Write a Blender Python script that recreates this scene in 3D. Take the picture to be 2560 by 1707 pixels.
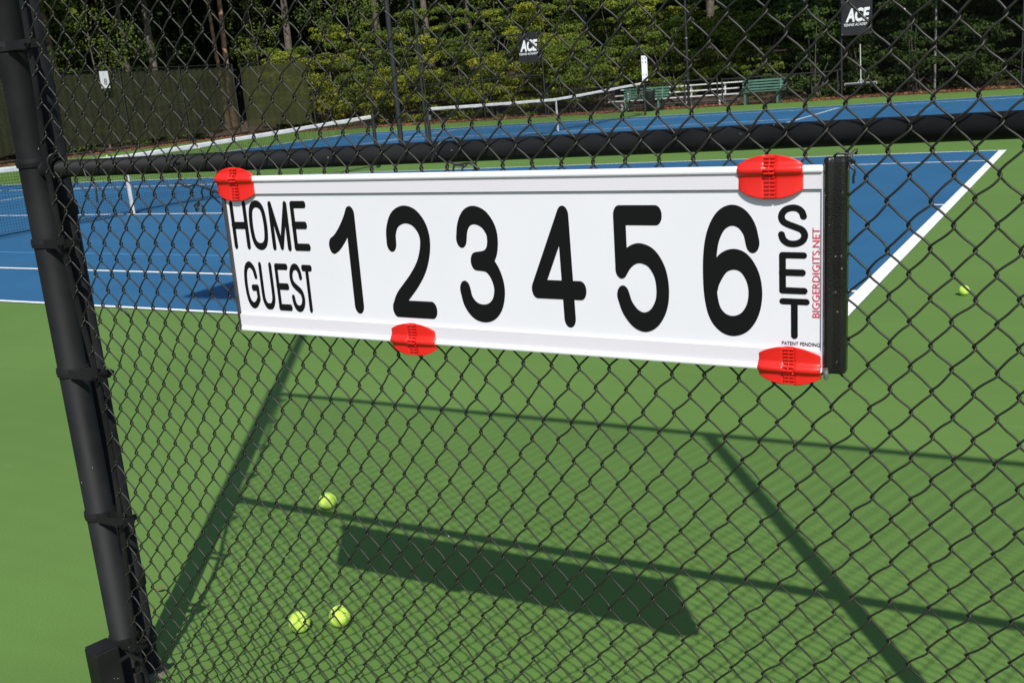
import bpy, math, random
import numpy as np
from mathutils import Matrix, Vector

# ------------------------------------------------------------------ camera, sky, sun
for o in list(bpy.data.objects):
    bpy.data.objects.remove(o)
SC = bpy.context.scene
COL = SC.collection
R = math.radians

yaw, pit, rol = -0.533889574, -0.246750911, -0.0836954755
fwd = np.array([math.sin(yaw)*math.cos(pit), math.cos(yaw)*math.cos(pit), math.sin(pit)])
rt = np.array([math.cos(yaw), -math.sin(yaw), 0.0])
up = np.cross(rt, fwd)
rt2 = math.cos(rol)*rt + math.sin(rol)*up
up2 = -math.sin(rol)*rt + math.cos(rol)*up
cam_d = bpy.data.cameras.new('camera')
cam = bpy.data.objects.new('camera', cam_d)
COL.objects.link(cam)
M = Matrix.Identity(4)
for i in range(3):
    M[i][0], M[i][1], M[i][2] = rt2[i], up2[i], -fwd[i]
M[0][3], M[1][3], M[2][3] = 13.2759971, -11.2288296, 1.59796221
cam.matrix_world = M
cam_d.sensor_fit = 'HORIZONTAL'
cam_d.sensor_width = 36.0
cam_d.lens = 2616.62218/2560*36.0
cam_d.clip_start = 0.05
cam_d.clip_end = 600
cam_d.dof.use_dof = True
cam_d.dof.focus_distance = 2.6
cam_d.dof.aperture_fstop = 22
SC.camera = cam

SUN_EL = 0.7907
SUN_TO = np.array([math.cos(SUN_EL)*math.cos(2.1736), math.cos(SUN_EL)*math.sin(2.1736), -math.sin(SUN_EL)])
world = bpy.data.worlds.new('World')
SC.world = world
world.use_nodes = True
nt = world.node_tree
bg = nt.nodes['Background']
sky = nt.nodes.new('ShaderNodeTexSky')
sky.sky_type = 'NISHITA'
sky.sun_disc = False
sky.sun_elevation = SUN_EL
sky.sun_rotation = math.atan2(-SUN_TO[0], -SUN_TO[1])
sky.air_density = 1.0
sky.dust_density = 0.6
nt.links.new(sky.outputs[0], bg.inputs[0])
bg.inputs[1].default_value = 0.11
sun_d = bpy.data.lights.new('sun', 'SUN')
sun_d.energy = 4.6
sun_d.angle = R(0.53)
sun_d.color = (1.0, 0.965, 0.91)
sun = bpy.data.objects.new('sun', sun_d)
COL.objects.link(sun)
sun.rotation_euler = Vector(SUN_TO).to_track_quat('-Z', 'Y').to_euler()
sun.location = (20, -20, 20)
SC.view_settings.view_transform = 'Standard'
SC.view_settings.look = 'None'
SC.view_settings.gamma = 1
SC.view_settings.use_curve_mapping = False
SC.view_settings.exposure = 0.12
SC.cycles.max_bounces = 6
SC.cycles.transparent_max_bounces = 24

rng = np.random.default_rng(7)
random.seed(7)

# ------------------------------------------------------------------ helpers
def tag(o, label=None, cat=None, group=None, kind=None):
    if label: o['label'] = label
    if cat: o['category'] = cat
    if group: o['group'] = group
    if kind: o['kind'] = kind
    return o

def empty(name, loc=(0, 0, 0), rz=0.0):
    o = bpy.data.objects.new(name, None)
    o.location = loc
    o.rotation_euler = (0, 0, rz)
    o.empty_display_size = 0.1
    COL.objects.link(o)
    return o

def thing(name, label, cat, loc=(0, 0, 0), rz=0.0, group=None):
    return tag(empty(name, loc, rz), label, cat, group)

def copy_tree(o, parent=None):
    c = o.copy()
    COL.objects.link(c)
    c.parent = parent
    for ch in list(o.children):
        copy_tree(ch, c)
    return c

class MB:
    """collects vertices and faces of one mesh"""
    def __init__(s):
        s.v = []; s.f = []; s.n = 0
    def add(s, v, f):
        v = np.asarray(v, float)
        s.v.append(v)
        for q in f: s.f.append([i + s.n for i in q])
        s.n += len(v)
        return s
    def addnp(s, v, f):
        s.v.append(np.asarray(v, float))
        s.f.extend((np.asarray(f) + s.n).tolist())
        s.n += len(v)
        return s
    def box(s, c, d, rot=None):
        x, y, z = [k/2 for k in d]
        v = np.array([(-x,-y,-z),(x,-y,-z),(x,y,-z),(-x,y,-z),(-x,-y,z),(x,-y,z),(x,y,z),(-x,y,z)])
        if rot is not None: v = v @ np.asarray(rot).T
        return s.add(v + np.asarray(c), [(0,3,2,1),(4,5,6,7),(0,1,5,4),(1,2,6,5),(2,3,7,6),(3,0,4,7)])
    def tube(s, pts, r, n=8, caps=True, up=None):
        pts = np.asarray(pts, float)
        m = len(pts)
        rr = np.full(m, r) if np.isscalar(r) else np.asarray(r, float)
        t = np.gradient(pts, axis=0)
        t /= np.linalg.norm(t, axis=1)[:, None] + 1e-12
        if up is None:
            a = np.array([0, 0, 1.0]) if abs(t[:, 2]).mean() < 0.85 else np.array([0, 1.0, 0])
        else:
            a = np.asarray(up, float)
        u = np.cross(t, a); u /= np.linalg.norm(u, axis=1)[:, None] + 1e-12
        w = np.cross(u, t)
        an = np.arange(n)*2*math.pi/n
        v = pts[:, None, :] + rr[:, None, None]*(np.cos(an)[None, :, None]*u[:, None, :] + np.sin(an)[None, :, None]*w[:, None, :])
        i = np.arange(m-1)[:, None]*n; j = np.arange(n)[None, :]; j2 = (j+1) % n
        f = np.stack([i+j, i+j2, i+n+j2, i+n+j], -1).reshape(-1, 4)
        base = s.n
        s.addnp(v.reshape(-1, 3), f)
        if caps:
            s.f.append([base+k for k in range(n)])
            s.f.append([base+(m-1)*n+k for k in range(n)][::-1])
        return s
    def lathe(s, prof, n=24, c=(0, 0, 0)):
        an = np.arange(n)*2*math.pi/n
        p = np.asarray(prof, float)
        v = np.stack([p[:, 0, None]*np.cos(an), p[:, 0, None]*np.sin(an), np.repeat(p[:, 1, None], n, 1)], -1)
        m = len(p)
        i = np.arange(m-1)[:, None]*n; j = np.arange(n)[None, :]; j2 = (j+1) % n
        f = np.stack([i+j, i+j2, i+n+j2, i+n+j], -1).reshape(-1, 4)
        return s.addnp(v.reshape(-1, 3)+np.asarray(c), f)
    def rect(s, x0, x1, y0, y1, z, nx=1, ny=1):
        return s.add([(x0,y0,z),(x1,y0,z),(x1,y1,z),(x0,y1,z)], [(0,1,2,3)])
    def build(s, name, mat, parent=None, smooth=False, bevel=0.0):
        me = bpy.data.meshes.new(name)
        v = np.concatenate(s.v) if s.v else np.zeros((0, 3))
        me.from_pydata(v.tolist(), [], s.f)
        if mat: me.materials.append(mat)
        if smooth:
            me.polygons.foreach_set('use_smooth', [True]*len(me.polygons))
        me.update()
        o = bpy.data.objects.new(name, me)
        COL.objects.link(o)
        if parent: o.parent = parent
        if smooth == 'auto':
            pass
        if bevel:
            b = o.modifiers.new('bevel', 'BEVEL'); b.width = bevel; b.segments = 2; b.limit_method = 'ANGLE'
        return o

def fast_mesh(name, verts, nquads, mat, parent=None, k=4):
    """verts: flat array of nquads*k corners, one face each"""
    me = bpy.data.meshes.new(name)
    nv = nquads*k
    me.vertices.add(nv)
    me.vertices.foreach_set('co', np.asarray(verts, dtype=np.float32).ravel())
    me.loops.add(nv)
    me.loops.foreach_set('vertex_index', np.arange(nv, dtype=np.int32))
    me.polygons.add(nquads)
    me.polygons.foreach_set('loop_start', np.arange(0, nv, k, dtype=np.int32))
    me.polygons.foreach_set('loop_total', np.full(nquads, k, dtype=np.int32))
    me.update(calc_edges=True)
    me.materials.append(mat)
    o = bpy.data.objects.new(name, me)
    COL.objects.link(o)
    if parent: o.parent = parent
    return o

def text(name, body, mat, parent, loc, rot, size, ext=0.0005, offset=0.0, shear=0.0, align='CENTER', scale=(1, 1, 1), spacing=1.0):
    cu = bpy.data.curves.new(name, 'FONT')
    cu.body = body; cu.size = size; cu.extrude = ext; cu.offset = offset; cu.shear = shear
    cu.align_x = align; cu.align_y = 'CENTER'; cu.space_character = spacing
    cu.materials.append(mat)
    o = bpy.data.objects.new(name, cu)
    COL.objects.link(o)
    me = bpy.data.meshes.new_from_object(o)
    bpy.data.objects.remove(o)
    me.name = name
    if not me.materials: me.materials.append(mat)
    o = bpy.data.objects.new(name, me)
    COL.objects.link(o)
    o.parent = parent; o.location = loc; o.rotation_euler = rot; o.scale = scale
    return o

# ------------------------------------------------------------------ materials
def mat(name, col, rough=0.6, metal=0.0, spec=0.5, var=0.0, vscale=8.0, bump=0.0, bscale=60.0, col2=None, coat=0.0, detail=4.0):
    m = bpy.data.materials.new(name)
    m.use_nodes = True
    n = m.node_tree; b = n.nodes['Principled BSDF']
    b.inputs['Roughness'].default_value = rough
    b.inputs['Metallic'].default_value = metal
    b.inputs['Specular IOR Level'].default_value = spec
    b.inputs['Coat Weight'].default_value = coat
    tc = n.nodes.new('ShaderNodeTexCoord')
    if var or col2:
        no = n.nodes.new('ShaderNodeTexNoise'); no.inputs['Scale'].default_value = vscale; no.inputs['Detail'].default_value = detail
        n.links.new(tc.outputs['Object'], no.inputs['Vector'])
        rp = n.nodes.new('ShaderNodeValToRGB')
        c2 = col2 if col2 else tuple(c*(1+var) for c in col)
        c1 = col if col2 else tuple(c*(1-var) for c in col)
        rp.color_ramp.elements[0].position = 0.33; rp.color_ramp.elements[1].position = 0.67
        rp.color_ramp.elements[0].color = (*c1, 1); rp.color_ramp.elements[1].color = (*c2, 1)
        n.links.new(no.outputs[0], rp.inputs[0]); n.links.new(rp.outputs[0], b.inputs['Base Color'])
    else:
        b.inputs['Base Color'].default_value = (*col, 1)
    if bump:
        nb = n.nodes.new('ShaderNodeTexNoise'); nb.inputs['Scale'].default_value = bscale; nb.inputs['Detail'].default_value = 3
        n.links.new(tc.outputs['Object'], nb.inputs['Vector'])
        bu = n.nodes.new('ShaderNodeBump'); bu.inputs['Strength'].default_value = bump; bu.inputs['Distance'].default_value = 0.002
        n.links.new(nb.outputs[0], bu.inputs['Height']); n.links.new(bu.outputs[0], b.inputs['Normal'])
    return m

def court_mat(name, c1, c2, scuff=0.10):
    """acrylic court paint: broad mottling, squeegee streaks, fine sand grain and a few pale scuffs"""
    m = bpy.data.materials.new(name); m.use_nodes = True
    n = m.node_tree; L = n.links; b = n.nodes['Principled BSDF']
    tc = n.nodes.new('ShaderNodeTexCoord')
    n1 = n.nodes.new('ShaderNodeTexNoise'); n1.inputs['Scale'].default_value = 0.55; n1.inputs['Detail'].default_value = 7; n1.inputs['Roughness'].default_value = 0.6
    mp = n.nodes.new('ShaderNodeMapping'); mp.inputs['Scale'].default_value = (0.5, 5.0, 1); mp.inputs['Rotation'].default_value = (0, 0, 0.06)
    n2 = n.nodes.new('ShaderNodeTexNoise'); n2.inputs['Scale'].default_value = 2.2; n2.inputs['Detail'].default_value = 5
    L.new(tc.outputs['Object'], n1.inputs['Vector']); L.new(tc.outputs['Object'], mp.inputs[0]); L.new(mp.outputs[0], n2.inputs['Vector'])
    mx = n.nodes.new('ShaderNodeMix'); mx.data_type = 'FLOAT'; mx.inputs[0].default_value = 0.22
    L.new(n1.outputs[0], mx.inputs[2]); L.new(n2.outputs[0], mx.inputs[3])
    rp = n.nodes.new('ShaderNodeValToRGB'); rp.color_ramp.elements[0].position = 0.36; rp.color_ramp.elements[1].position = 0.64
    rp.color_ramp.elements[0].color = (*c1, 1); rp.color_ramp.elements[1].color = (*c2, 1)
    L.new(mx.outputs[0], rp.inputs[0])
    # scuffs: thin bright arcs from a stretched, thresholded noise
    mp3 = n.nodes.new('ShaderNodeMapping'); mp3.inputs['Scale'].default_value = (1.2, 9, 1); mp3.inputs['Rotation'].default_value = (0, 0, 0.9)
    n3 = n.nodes.new('ShaderNodeTexNoise'); n3.inputs['Scale'].default_value = 2.4; n3.inputs['Detail'].default_value = 8; n3.inputs['Distortion'].default_value = 1.2
    L.new(tc.outputs['Object'], mp3.inputs[0]); L.new(mp3.outputs[0], n3.inputs['Vector'])
    r3 = n.nodes.new('ShaderNodeMapRange'); r3.inputs[1].default_value = 0.66; r3.inputs[2].default_value = 0.8; r3.inputs[4].default_value = scuff*3
    L.new(n3.outputs[0], r3.inputs[0])
    m3 = n.nodes.new('ShaderNodeMix'); m3.data_type = 'RGBA'; m3.inputs[7].default_value = (*[min(1, k*1.5+0.03) for k in c2], 1)
    L.new(r3.outputs[0], m3.inputs[0]); L.new(rp.outputs[0], m3.inputs[6])
    # sand grain in the colour
    n4 = n.nodes.new('ShaderNodeTexNoise'); n4.inputs['Scale'].default_value = 170; n4.inputs['Detail'].default_value = 4; n4.inputs['Roughness'].default_value = 0.75
    L.new(tc.outputs['Object'], n4.inputs['Vector'])
    r4 = n.nodes.new('ShaderNodeMapRange'); r4.inputs[3].default_value = 0.80; r4.inputs[4].default_value = 1.20; r4.inputs[1].default_value = 0.3; r4.inputs[2].default_value = 0.7
    L.new(n4.outputs[0], r4.inputs[0])
    m4 = n.nodes.new('ShaderNodeMix'); m4.data_type = 'RGBA'; m4.blend_type = 'MULTIPLY'; m4.inputs[0].default_value = 1
    L.new(m3.outputs[2], m4.inputs[6]); L.new(r4.outputs[0], m4.inputs[7])
    L.new(m4.outputs[2], b.inputs['Base Color'])
    bu = n.nodes.new('ShaderNodeBump'); bu.inputs['Strength'].default_value = 0.25; bu.inputs['Distance'].default_value = 0.001
    L.new(n4.outputs[0], bu.inputs['Height']); L.new(bu.outputs[0], b.inputs['Normal'])
    b.inputs['Roughness'].default_value = 0.75; b.inputs['Specular IOR Level'].default_value = 0.25
    return m

def leaf_mat(name, cols, trans=0.35):
    m = bpy.data.materials.new(name); m.use_nodes = True
    n = m.node_tree; L = n.links
    for x in list(n.nodes): n.nodes.remove(x)
    out = n.nodes.new('ShaderNodeOutputMaterial')
    g = n.nodes.new('ShaderNodeNewGeometry')
    rp = n.nodes.new('ShaderNodeValToRGB')
    els = rp.color_ramp.elements
    while len(els) > 1: els.remove(els[0])
    els[0].position = cols[0][0]; els[0].color = (*cols[0][1], 1)
    for p, c in cols[1:]:
        e = els.new(p); e.color = (*c, 1)
    tc = n.nodes.new('ShaderNodeTexCoord')
    no = n.nodes.new('ShaderNodeTexNoise'); no.inputs['Scale'].default_value = 0.9; no.inputs['Detail'].default_value = 3
    L.new(tc.outputs['Object'], no.inputs['Vector'])
    mx = n.nodes.new('ShaderNodeMix'); mx.data_type = 'FLOAT'; mx.inputs[0].default_value = 0.4
    L.new(g.outputs['Random Per Island'], mx.inputs[2]); L.new(no.outputs[0], mx.inputs[3])
    L.new(mx.outputs[0], rp.inputs[0])
    d = n.nodes.new('ShaderNodeBsdfPrincipled'); d.inputs['Roughness'].default_value = 0.55; d.inputs['Specular IOR Level'].default_value = 0.07
    t = n.nodes.new('ShaderNodeBsdfTranslucent')
    L.new(rp.outputs[0], d.inputs['Base Color']); L.new(rp.outputs[0], t.inputs[0])
    ms = n.nodes.new('ShaderNodeMixShader'); ms.inputs[0].default_value = trans
    L.new(d.outputs[0], ms.inputs[1]); L.new(t.outputs[0], ms.inputs[2]); L.new(ms.outputs[0], out.inputs[0])
    return m

def screen_mat(name, col, clear=0.3):
    """open-weave windscreen cloth: matt dark cloth that lets some of what is behind show"""
    m = bpy.data.materials.new(name); m.use_nodes = True
    n = m.node_tree; L = n.links; b = n.nodes['Principled BSDF']; out = n.nodes['Material Output']
    tc = n.nodes.new('ShaderNodeTexCoord')
    no = n.nodes.new('ShaderNodeTexNoise'); no.inputs['Scale'].default_value = 1.6; no.inputs['Detail'].default_value = 5
    mp = n.nodes.new('ShaderNodeMapping'); mp.inputs['Scale'].default_value = (2, 2, 0.4)
    L.new(tc.outputs['Object'], mp.inputs[0]); L.new(mp.outputs[0], no.inputs['Vector'])
    rp = n.nodes.new('ShaderNodeValToRGB'); rp.color_ramp.elements[0].position = 0.3; rp.color_ramp.elements[1].position = 0.7
    rp.color_ramp.elements[0].color = (*[c*0.93 for c in col], 1); rp.color_ramp.elements[1].color = (*[c*1.07 for c in col], 1)
    L.new(no.outputs[0], rp.inputs[0]); L.new(rp.outputs[0], b.inputs['Base Color'])
    b.inputs['Roughness'].default_value = 0.9; b.inputs['Specular IOR Level'].default_value = 0.1
    tr = n.nodes.new('ShaderNodeBsdfTransparent'); ms = n.nodes.new('ShaderNodeMixShader'); ms.inputs[0].default_value = clear
    L.new(b.outputs[0], ms.inputs[1]); L.new(tr.outputs[0], ms.inputs[2]); L.new(ms.outputs[0], out.inputs[0])
    return m

def worn_black(name, base=(0.012, 0.013, 0.012), rough=0.38, worn=0.0, wscale=30.0, metalcol=(0.5, 0.5, 0.5), bump=0.3):
    """black vinyl or paint with rare bare metal specks"""
    m = bpy.data.materials.new(name); m.use_nodes = True
    n = m.node_tree; L = n.links; b = n.nodes['Principled BSDF']
    tc = n.nodes.new('ShaderNodeTexCoord')
    no = n.nodes.new('ShaderNodeTexNoise'); no.inputs['Scale'].default_value = wscale; no.inputs['Detail'].default_value = 6
    L.new(tc.outputs['Object'], no.inputs['Vector'])
    mr = n.nodes.new('ShaderNodeMapRange'); mr.inputs[1].default_value = 0.74 - worn; mr.inputs[2].default_value = 0.76 - worn
    L.new(no.outputs[0], mr.inputs[0])
    n2 = n.nodes.new('ShaderNodeTexNoise'); n2.inputs['Scale'].default_value = 9; n2.inputs['Detail'].default_value = 5
    L.new(tc.outputs['Object'], n2.inputs['Vector'])
    rp = n.nodes.new('ShaderNodeValToRGB'); rp.color_ramp.elements[0].position = 0.3; rp.color_ramp.elements[1].position = 0.75
    rp.color_ramp.elements[0].color = (*[c*0.8 for c in base], 1); rp.color_ramp.elements[1].color = (*[c*1.7+0.002 for c in base], 1)
    L.new(n2.outputs[0], rp.inputs[0])
    mx = n.nodes.new('ShaderNodeMix'); mx.data_type = 'RGBA'; mx.inputs[7].default_value = (*metalcol, 1)
    L.new(mr.outputs[0], mx.inputs[0]); L.new(rp.outputs[0], mx.inputs[6]); L.new(mx.outputs[2], b.inputs['Base Color'])
    r2 = n.nodes.new('ShaderNodeMapRange'); r2.inputs[3].default_value = rough-0.08; r2.inputs[4].default_value = rough+0.14
    L.new(n2.outputs[0], r2.inputs[0]); L.new(r2.outputs[0], b.inputs['Roughness'])
    bu = n.nodes.new('ShaderNodeBump'); bu.inputs['Strength'].default_value = bump; bu.inputs['Distance'].default_value = 0.0006
    n3 = n.nodes.new('ShaderNodeTexNoise'); n3.inputs['Scale'].default_value = 350
    L.new(tc.outputs['Object'], n3.inputs['Vector']); L.new(n3.outputs[0], bu.inputs['Height']); L.new(bu.outputs[0], b.inputs['Normal'])
    return m

GREEN = court_mat('green_acrylic', (0.095, 0.179, 0.037), (0.112, 0.206, 0.045))
BLUE = court_mat('blue_acrylic', (0.020, 0.097, 0.203), (0.026, 0.119, 0.236), 0.03)
LINE = mat('white_line_paint', (0.82, 0.82, 0.79), 0.7, var=0.05, vscale=14, bump=0.3, bscale=400)
YOUTH = mat('light_blue_line_paint', (0.05, 0.24, 0.50), 0.7, var=0.06, vscale=10)
SOIL = mat('leaf_covered_soil', (0.035, 0.026, 0.015), 0.95, col2=(0.07, 0.043, 0.022), vscale=1.5, bump=0.8, bscale=20)
PIPE = worn_black('black_powder_coat', (0.0078, 0.0082, 0.0082), 0.6, worn=-0.02, wscale=70)
PIPE.node_tree.nodes['Principled BSDF'].inputs['Specular IOR Level'].default_value = 0.2
PIPE_FAR = worn_black('black_pipe_paint', (0.009, 0.010, 0.010), 0.6)
WIRE = worn_black('black_vinyl_wire', (0.0115, 0.0105, 0.006), 0.46, worn=-0.004, wscale=26, metalcol=(0.55, 0.55, 0.56), bump=0.05)
TIE = worn_black('tie_wire', (0.014, 0.015, 0.015), 0.36, worn=0.02, wscale=60, metalcol=(0.35, 0.34, 0.32))
WHITE = mat('white_plastic', (0.715, 0.722, 0.745), 0.42, var=0.012, vscale=5)
WHITE_RAIL = mat('white_gloss_extrusion', (0.82, 0.82, 0.84), 0.4)
STRIP = mat('pale_lilac_white_strip', (0.665, 0.645, 0.675), 0.5, var=0.01, vscale=4)
VINYL = mat('black_vinyl_print', (0.006, 0.007, 0.0065), 0.5, spec=0.15)
REDTXT = mat('red_print', (0.62, 0.02, 0.045), 0.5)
GREYTXT = mat('dark_grey_print', (0.05, 0.05, 0.055), 0.5)
RED = mat('red_moulded_plastic', (0.70, 0.018, 0.011), 0.38, bump=0.12, bscale=500, var=0.03, vscale=30)
BLACKGLOSS = worn_black('black_gloss_channel', (0.006, 0.007, 0.005), 0.24, worn=0.06, wscale=90, metalcol=(0.16, 0.15, 0.12), bump=1.0)
GASKET = mat('dark_grey_gasket', (0.045, 0.043, 0.042), 0.6, bump=0.6, bscale=300, var=0.3, vscale=40)
STEEL = mat('galvanised_steel', (0.42, 0.43, 0.44), 0.35, metal=0.8, var=0.2, vscale=20)
NETCORD = mat('black_net_cord', (0.006, 0.007, 0.007), 0.9, spec=0.1)
BAND = mat('white_canvas_band', (0.66, 0.66, 0.64), 0.85, var=0.13, vscale=6, bump=0.5, bscale=60)
BALL = mat('optic_yellow_felt', (0.50, 0.72, 0.10), 0.95, spec=0.1, var=0.12, vscale=30, bump=0.9, bscale=700)
SEAM = mat('ball_seam_rubber', (0.62, 0.72, 0.42), 0.7)
SCREEN = screen_mat('green_black_windscreen', (0.052, 0.055, 0.029), 0.14)
SCREEN_OLIVE = screen_mat('olive_windscreen', (0.042, 0.046, 0.018), 0.22)
BANNER = mat('black_banner_vinyl', (0.014, 0.013, 0.015), 0.5, var=0.2, vscale=3)
BANNERTXT = mat('white_banner_print', (0.72, 0.73, 0.74), 0.6)
GREENBENCH = mat('weathered_green_bench_paint', (0.06, 0.145, 0.105), 0.55, var=0.2, vscale=6)
ALU = mat('weathered_white_plank', (0.72, 0.72, 0.70), 0.6, metal=0.0, var=0.08, vscale=6)
BIN = mat('black_plastic_bin', (0.013, 0.014, 0.017), 0.5, var=0.1, vscale=5)
BARK = mat('brown_bark', (0.20, 0.115, 0.065), 0.9, col2=(0.44, 0.28, 0.17), vscale=6, bump=1.0, bscale=18, detail=8)
BARK_GREY = mat('grey_bark', (0.06, 0.05, 0.04), 0.9, col2=(0.15, 0.125, 0.10), vscale=5, bump=1.0, bscale=18, detail=8)
LITTER = leaf_mat('fallen_brown_leaves', [(0.2, (0.12, 0.05, 0.025)), (0.5, (0.30, 0.125, 0.06)), (0.8, (0.44, 0.24, 0.13))], 0.1)
LEAF_LIT = leaf_mat('sunlit_yellow_green_leaves', [(0.15, (0.06, 0.09, 0.013)), (0.45, (0.155, 0.195, 0.024)), (0.7, (0.26, 0.27, 0.034)), (0.88, (0.46, 0.34, 0.04))], 0.28)  # yellow-green leaves, brightened in colour for the sunny bushes
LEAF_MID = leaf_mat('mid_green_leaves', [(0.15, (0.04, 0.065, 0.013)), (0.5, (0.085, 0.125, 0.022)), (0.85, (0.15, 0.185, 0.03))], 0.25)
LEAF_DARK = leaf_mat('shaded_deep_green_leaves', [(0.2, (0.022, 0.042, 0.012)), (0.5, (0.045, 0.075, 0.019)), (0.85, (0.09, 0.125, 0.03))], 0.2)  # leaf colour darkened to carry the shade of the wood

# ------------------------------------------------------------------ ground and courts
g = MB()
nx = 60
xs = np.concatenate([np.concatenate([np.linspace(-400, -80, 6), np.linspace(-72, -24, 18)]), np.linspace(-23, 30, 24), np.linspace(34, 400, 10)])
ys = np.concatenate([np.linspace(-400, -14, 8), np.linspace(-12, 26.4, 14), np.linspace(27, 70, 36), np.linspace(80, 500, 8)])
def ground_z(x, y):
    """flat round the courts; a wooded bank rises behind the far fence and the left fence"""
    d = np.maximum(y-27.0, 0)
    z = 0.22*np.minimum(d, 40)*np.clip((x+26)/10, 0.35, 1)
    d2 = np.maximum(-24-x, 0)
    z = z + 0.05*np.minimum(d2, 60)
    z = z + 13*(1-np.exp(-(np.maximum(y-45.0, 0)+np.maximum(-48-x, 0))/7.0))
    return z - 0.006 + 0.12*np.sin(x*0.9+1)*np.sin(y*0.7)*np.clip(np.maximum(d, d2)/6, 0, 1)
X, Y = np.meshgrid(xs, ys)
Z = ground_z(X, Y)
v = np.stack([X, Y, Z], -1).reshape(-1, 3)
nxx = len(xs)
f = [(j*nxx+i, j*nxx+i+1, (j+1)*nxx+i+1, (j+1)*nxx+i) for j in range(len(ys)-1) for i in range(nxx-1)]
g.add(v, f)
tag(g.build('ground', SOIL, smooth=True), kind='structure')

tag(MB().rect(-20.6, 32, -10.6, 24.9, 0.0).build('green_court_surround', GREEN), kind='structure')

def court(cy, name):
    root = empty(name, (0, cy, 0)); tag(root, kind='structure')
    MB().rect(-11.885, 11.885, -5.485, 5.485, 0.004).build('blue_playing_area', BLUE, root)
    z = 0.008
    w = 0.05
    for s in (1, -1):
        x0, x1 = sorted((s*11.785, s*11.885))
        MB().rect(x0, x1, -5.485, 5.485, z).build('baseline', LINE, root)
        x0, x1 = sorted((s*11.655, s*11.785))
        MB().rect(x0, x1, -0.025, 0.025, z).build('centre_mark', LINE, root)
        y0, y1 = sorted((s*5.435, s*5.485))
        MB().rect(-11.785, 11.785, y0, y1, z).build('doubles_sideline', LINE, root)
        y0, y1 = sorted((s*4.065, s*4.115))
        MB().rect(-11.785, 11.785, y0, y1, z).build('singles_sideline', LINE, root)
        x0, x1 = sorted((s*6.35, s*6.40))
        MB().rect(x0, x1, -4.065, 4.065, z).build('service_line', LINE, root)
    MB().rect(-6.35, 6.35, -0.025, 0.025, z).build('centre_service_line', LINE, root)
    for s in (1, -1):
        y0, y1 = sorted((s*3.17, s*3.21))
        MB().rect(-9.14, 9.14, y0, y1, 0.006).build('youth_sideline', YOUTH, root)
        x0, x1 = sorted((s*9.14, s*9.18))
        MB().rect(x0, x1, -3.21, 3.21, 0.006).build('youth_baseline', YOUTH, root)
    return root
court(0.0, 'near_court')
court(15.4, 'far_court')

# ------------------------------------------------------------------ nets
def net(x, cy, label, post_label):
    root = thing('tennis_net', label, 'tennis net', (x, cy, 0))
    def top(y):   # y from -6.4..6.4
        return 0.914 + (1.07-0.914)*(abs(y)/6.4)**1.15
    ya = np.linspace(-6.33, 6.33, 97)
    # head band: folded canvas with thickness
    b = MB()
    prof = [(-0.012, -0.062), (-0.014, -0.01), (-0.006, 0.004), (0.006, 0.004), (0.014, -0.01), (0.012, -0.062)]
    vs = []
    for yy in ya:
        t = top(yy); wob = 0.004*math.sin(yy*3.1)+0.003*math.sin(yy*7.7)
        for p in prof: vs.append((p[0], yy, t+p[1]+(wob if p[1] < -0.05 else 0)))
    m = len(prof)
    fs = [(i*m+j, i*m+(j+1) % m, (i+1)*m+(j+1) % m, (i+1)*m+j) for i in range(len(ya)-1) for j in range(m)]
    fs += [tuple(range(m)), tuple(range((len(ya)-1)*m, len(ya)*m))[::-1]]
    b.add(vs, fs).build('head_band', BAND, root)
    # netting cords
    c = MB()
    nv = int(12.6/0.0455)
    for k in range(nv+1):
        yy = -6.3 + 12.6*k/nv
        t = top(yy)-0.055
        bot = 0.035+0.015*math.sin(yy*2.3)
        c.tube([(0.004*math.sin(k), yy, t), (0.012*math.sin(yy*1.3), yy, 0.5), (0.03*math.sin(yy*0.9), yy, bot)], 0.0017, 3, False)
    for k in range(20):
        fr = (k+1)/20
        pts = []
        for yy in np.linspace(-6.3, 6.3, 40):
            t = top(yy)-0.055; bot = 0.035+0.015*math.sin(yy*2.3)
            z = t+(bot-t)*fr
            pts.append((0.03*math.sin(yy*0.9)*fr, yy, z))
        c.tube(pts, 0.0017 if k < 19 else 0.006, 3, False)
    # doubled top rows and a loose skirt along the court
    for yy in np.arange(-6.3, 6.3, 0.0455):
        t = top(yy)-0.055
        c.tube([(0.012, yy+0.02, t), (0.014, yy+0.02, t-0.27)], 0.0015, 3, False)
    for k in range(6):
        pts = [(0.014, yy, top(yy)-0.06-0.045*k-0.02) for yy in np.linspace(-6.3, 6.3, 30)]
        c.tube(pts, 0.0015, 3, False)
    o = c.build('netting', NETCORD, root); tag(o, kind='stuff')
    # centre strap
    s = MB(); s.box((-0.012, 0, 0.455), (0.004, 0.052, 0.915)); s.box((0.012, 0, 0.455), (0.004, 0.052, 0.915)); s.box((0, 0, 0.921), (0.028, 0.052, 0.004))
    s.build('centre_strap', BAND, root)
    MB().box((0, 0, 0.014), (0.05, 0.06, 0.01)).build('strap_anchor', STEEL, root)
    for yy in (-6.4, 6.4):
        p = MB(); p.tube([(0, yy, 0), (0, yy, 1.075)], 0.037, 16); p.tube([(0, yy, 1.075), (0, yy, 1.09)], [0.037, 0.03], 16)
        q = p.build('net_post', PIPE_FAR, root)
        MB().box((0.05, yy, 0.85), (0.04, 0.03, 0.10)).build('winder', STEEL if yy < 0 else PIPE_FAR, q)
    return root
net(0.0, 0.0, 'tennis net across the near blue court, its white band seen through the fence at left', '')
net(-0.4, 15.4, 'tennis net across the far blue court in front of the benches', '')

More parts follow.
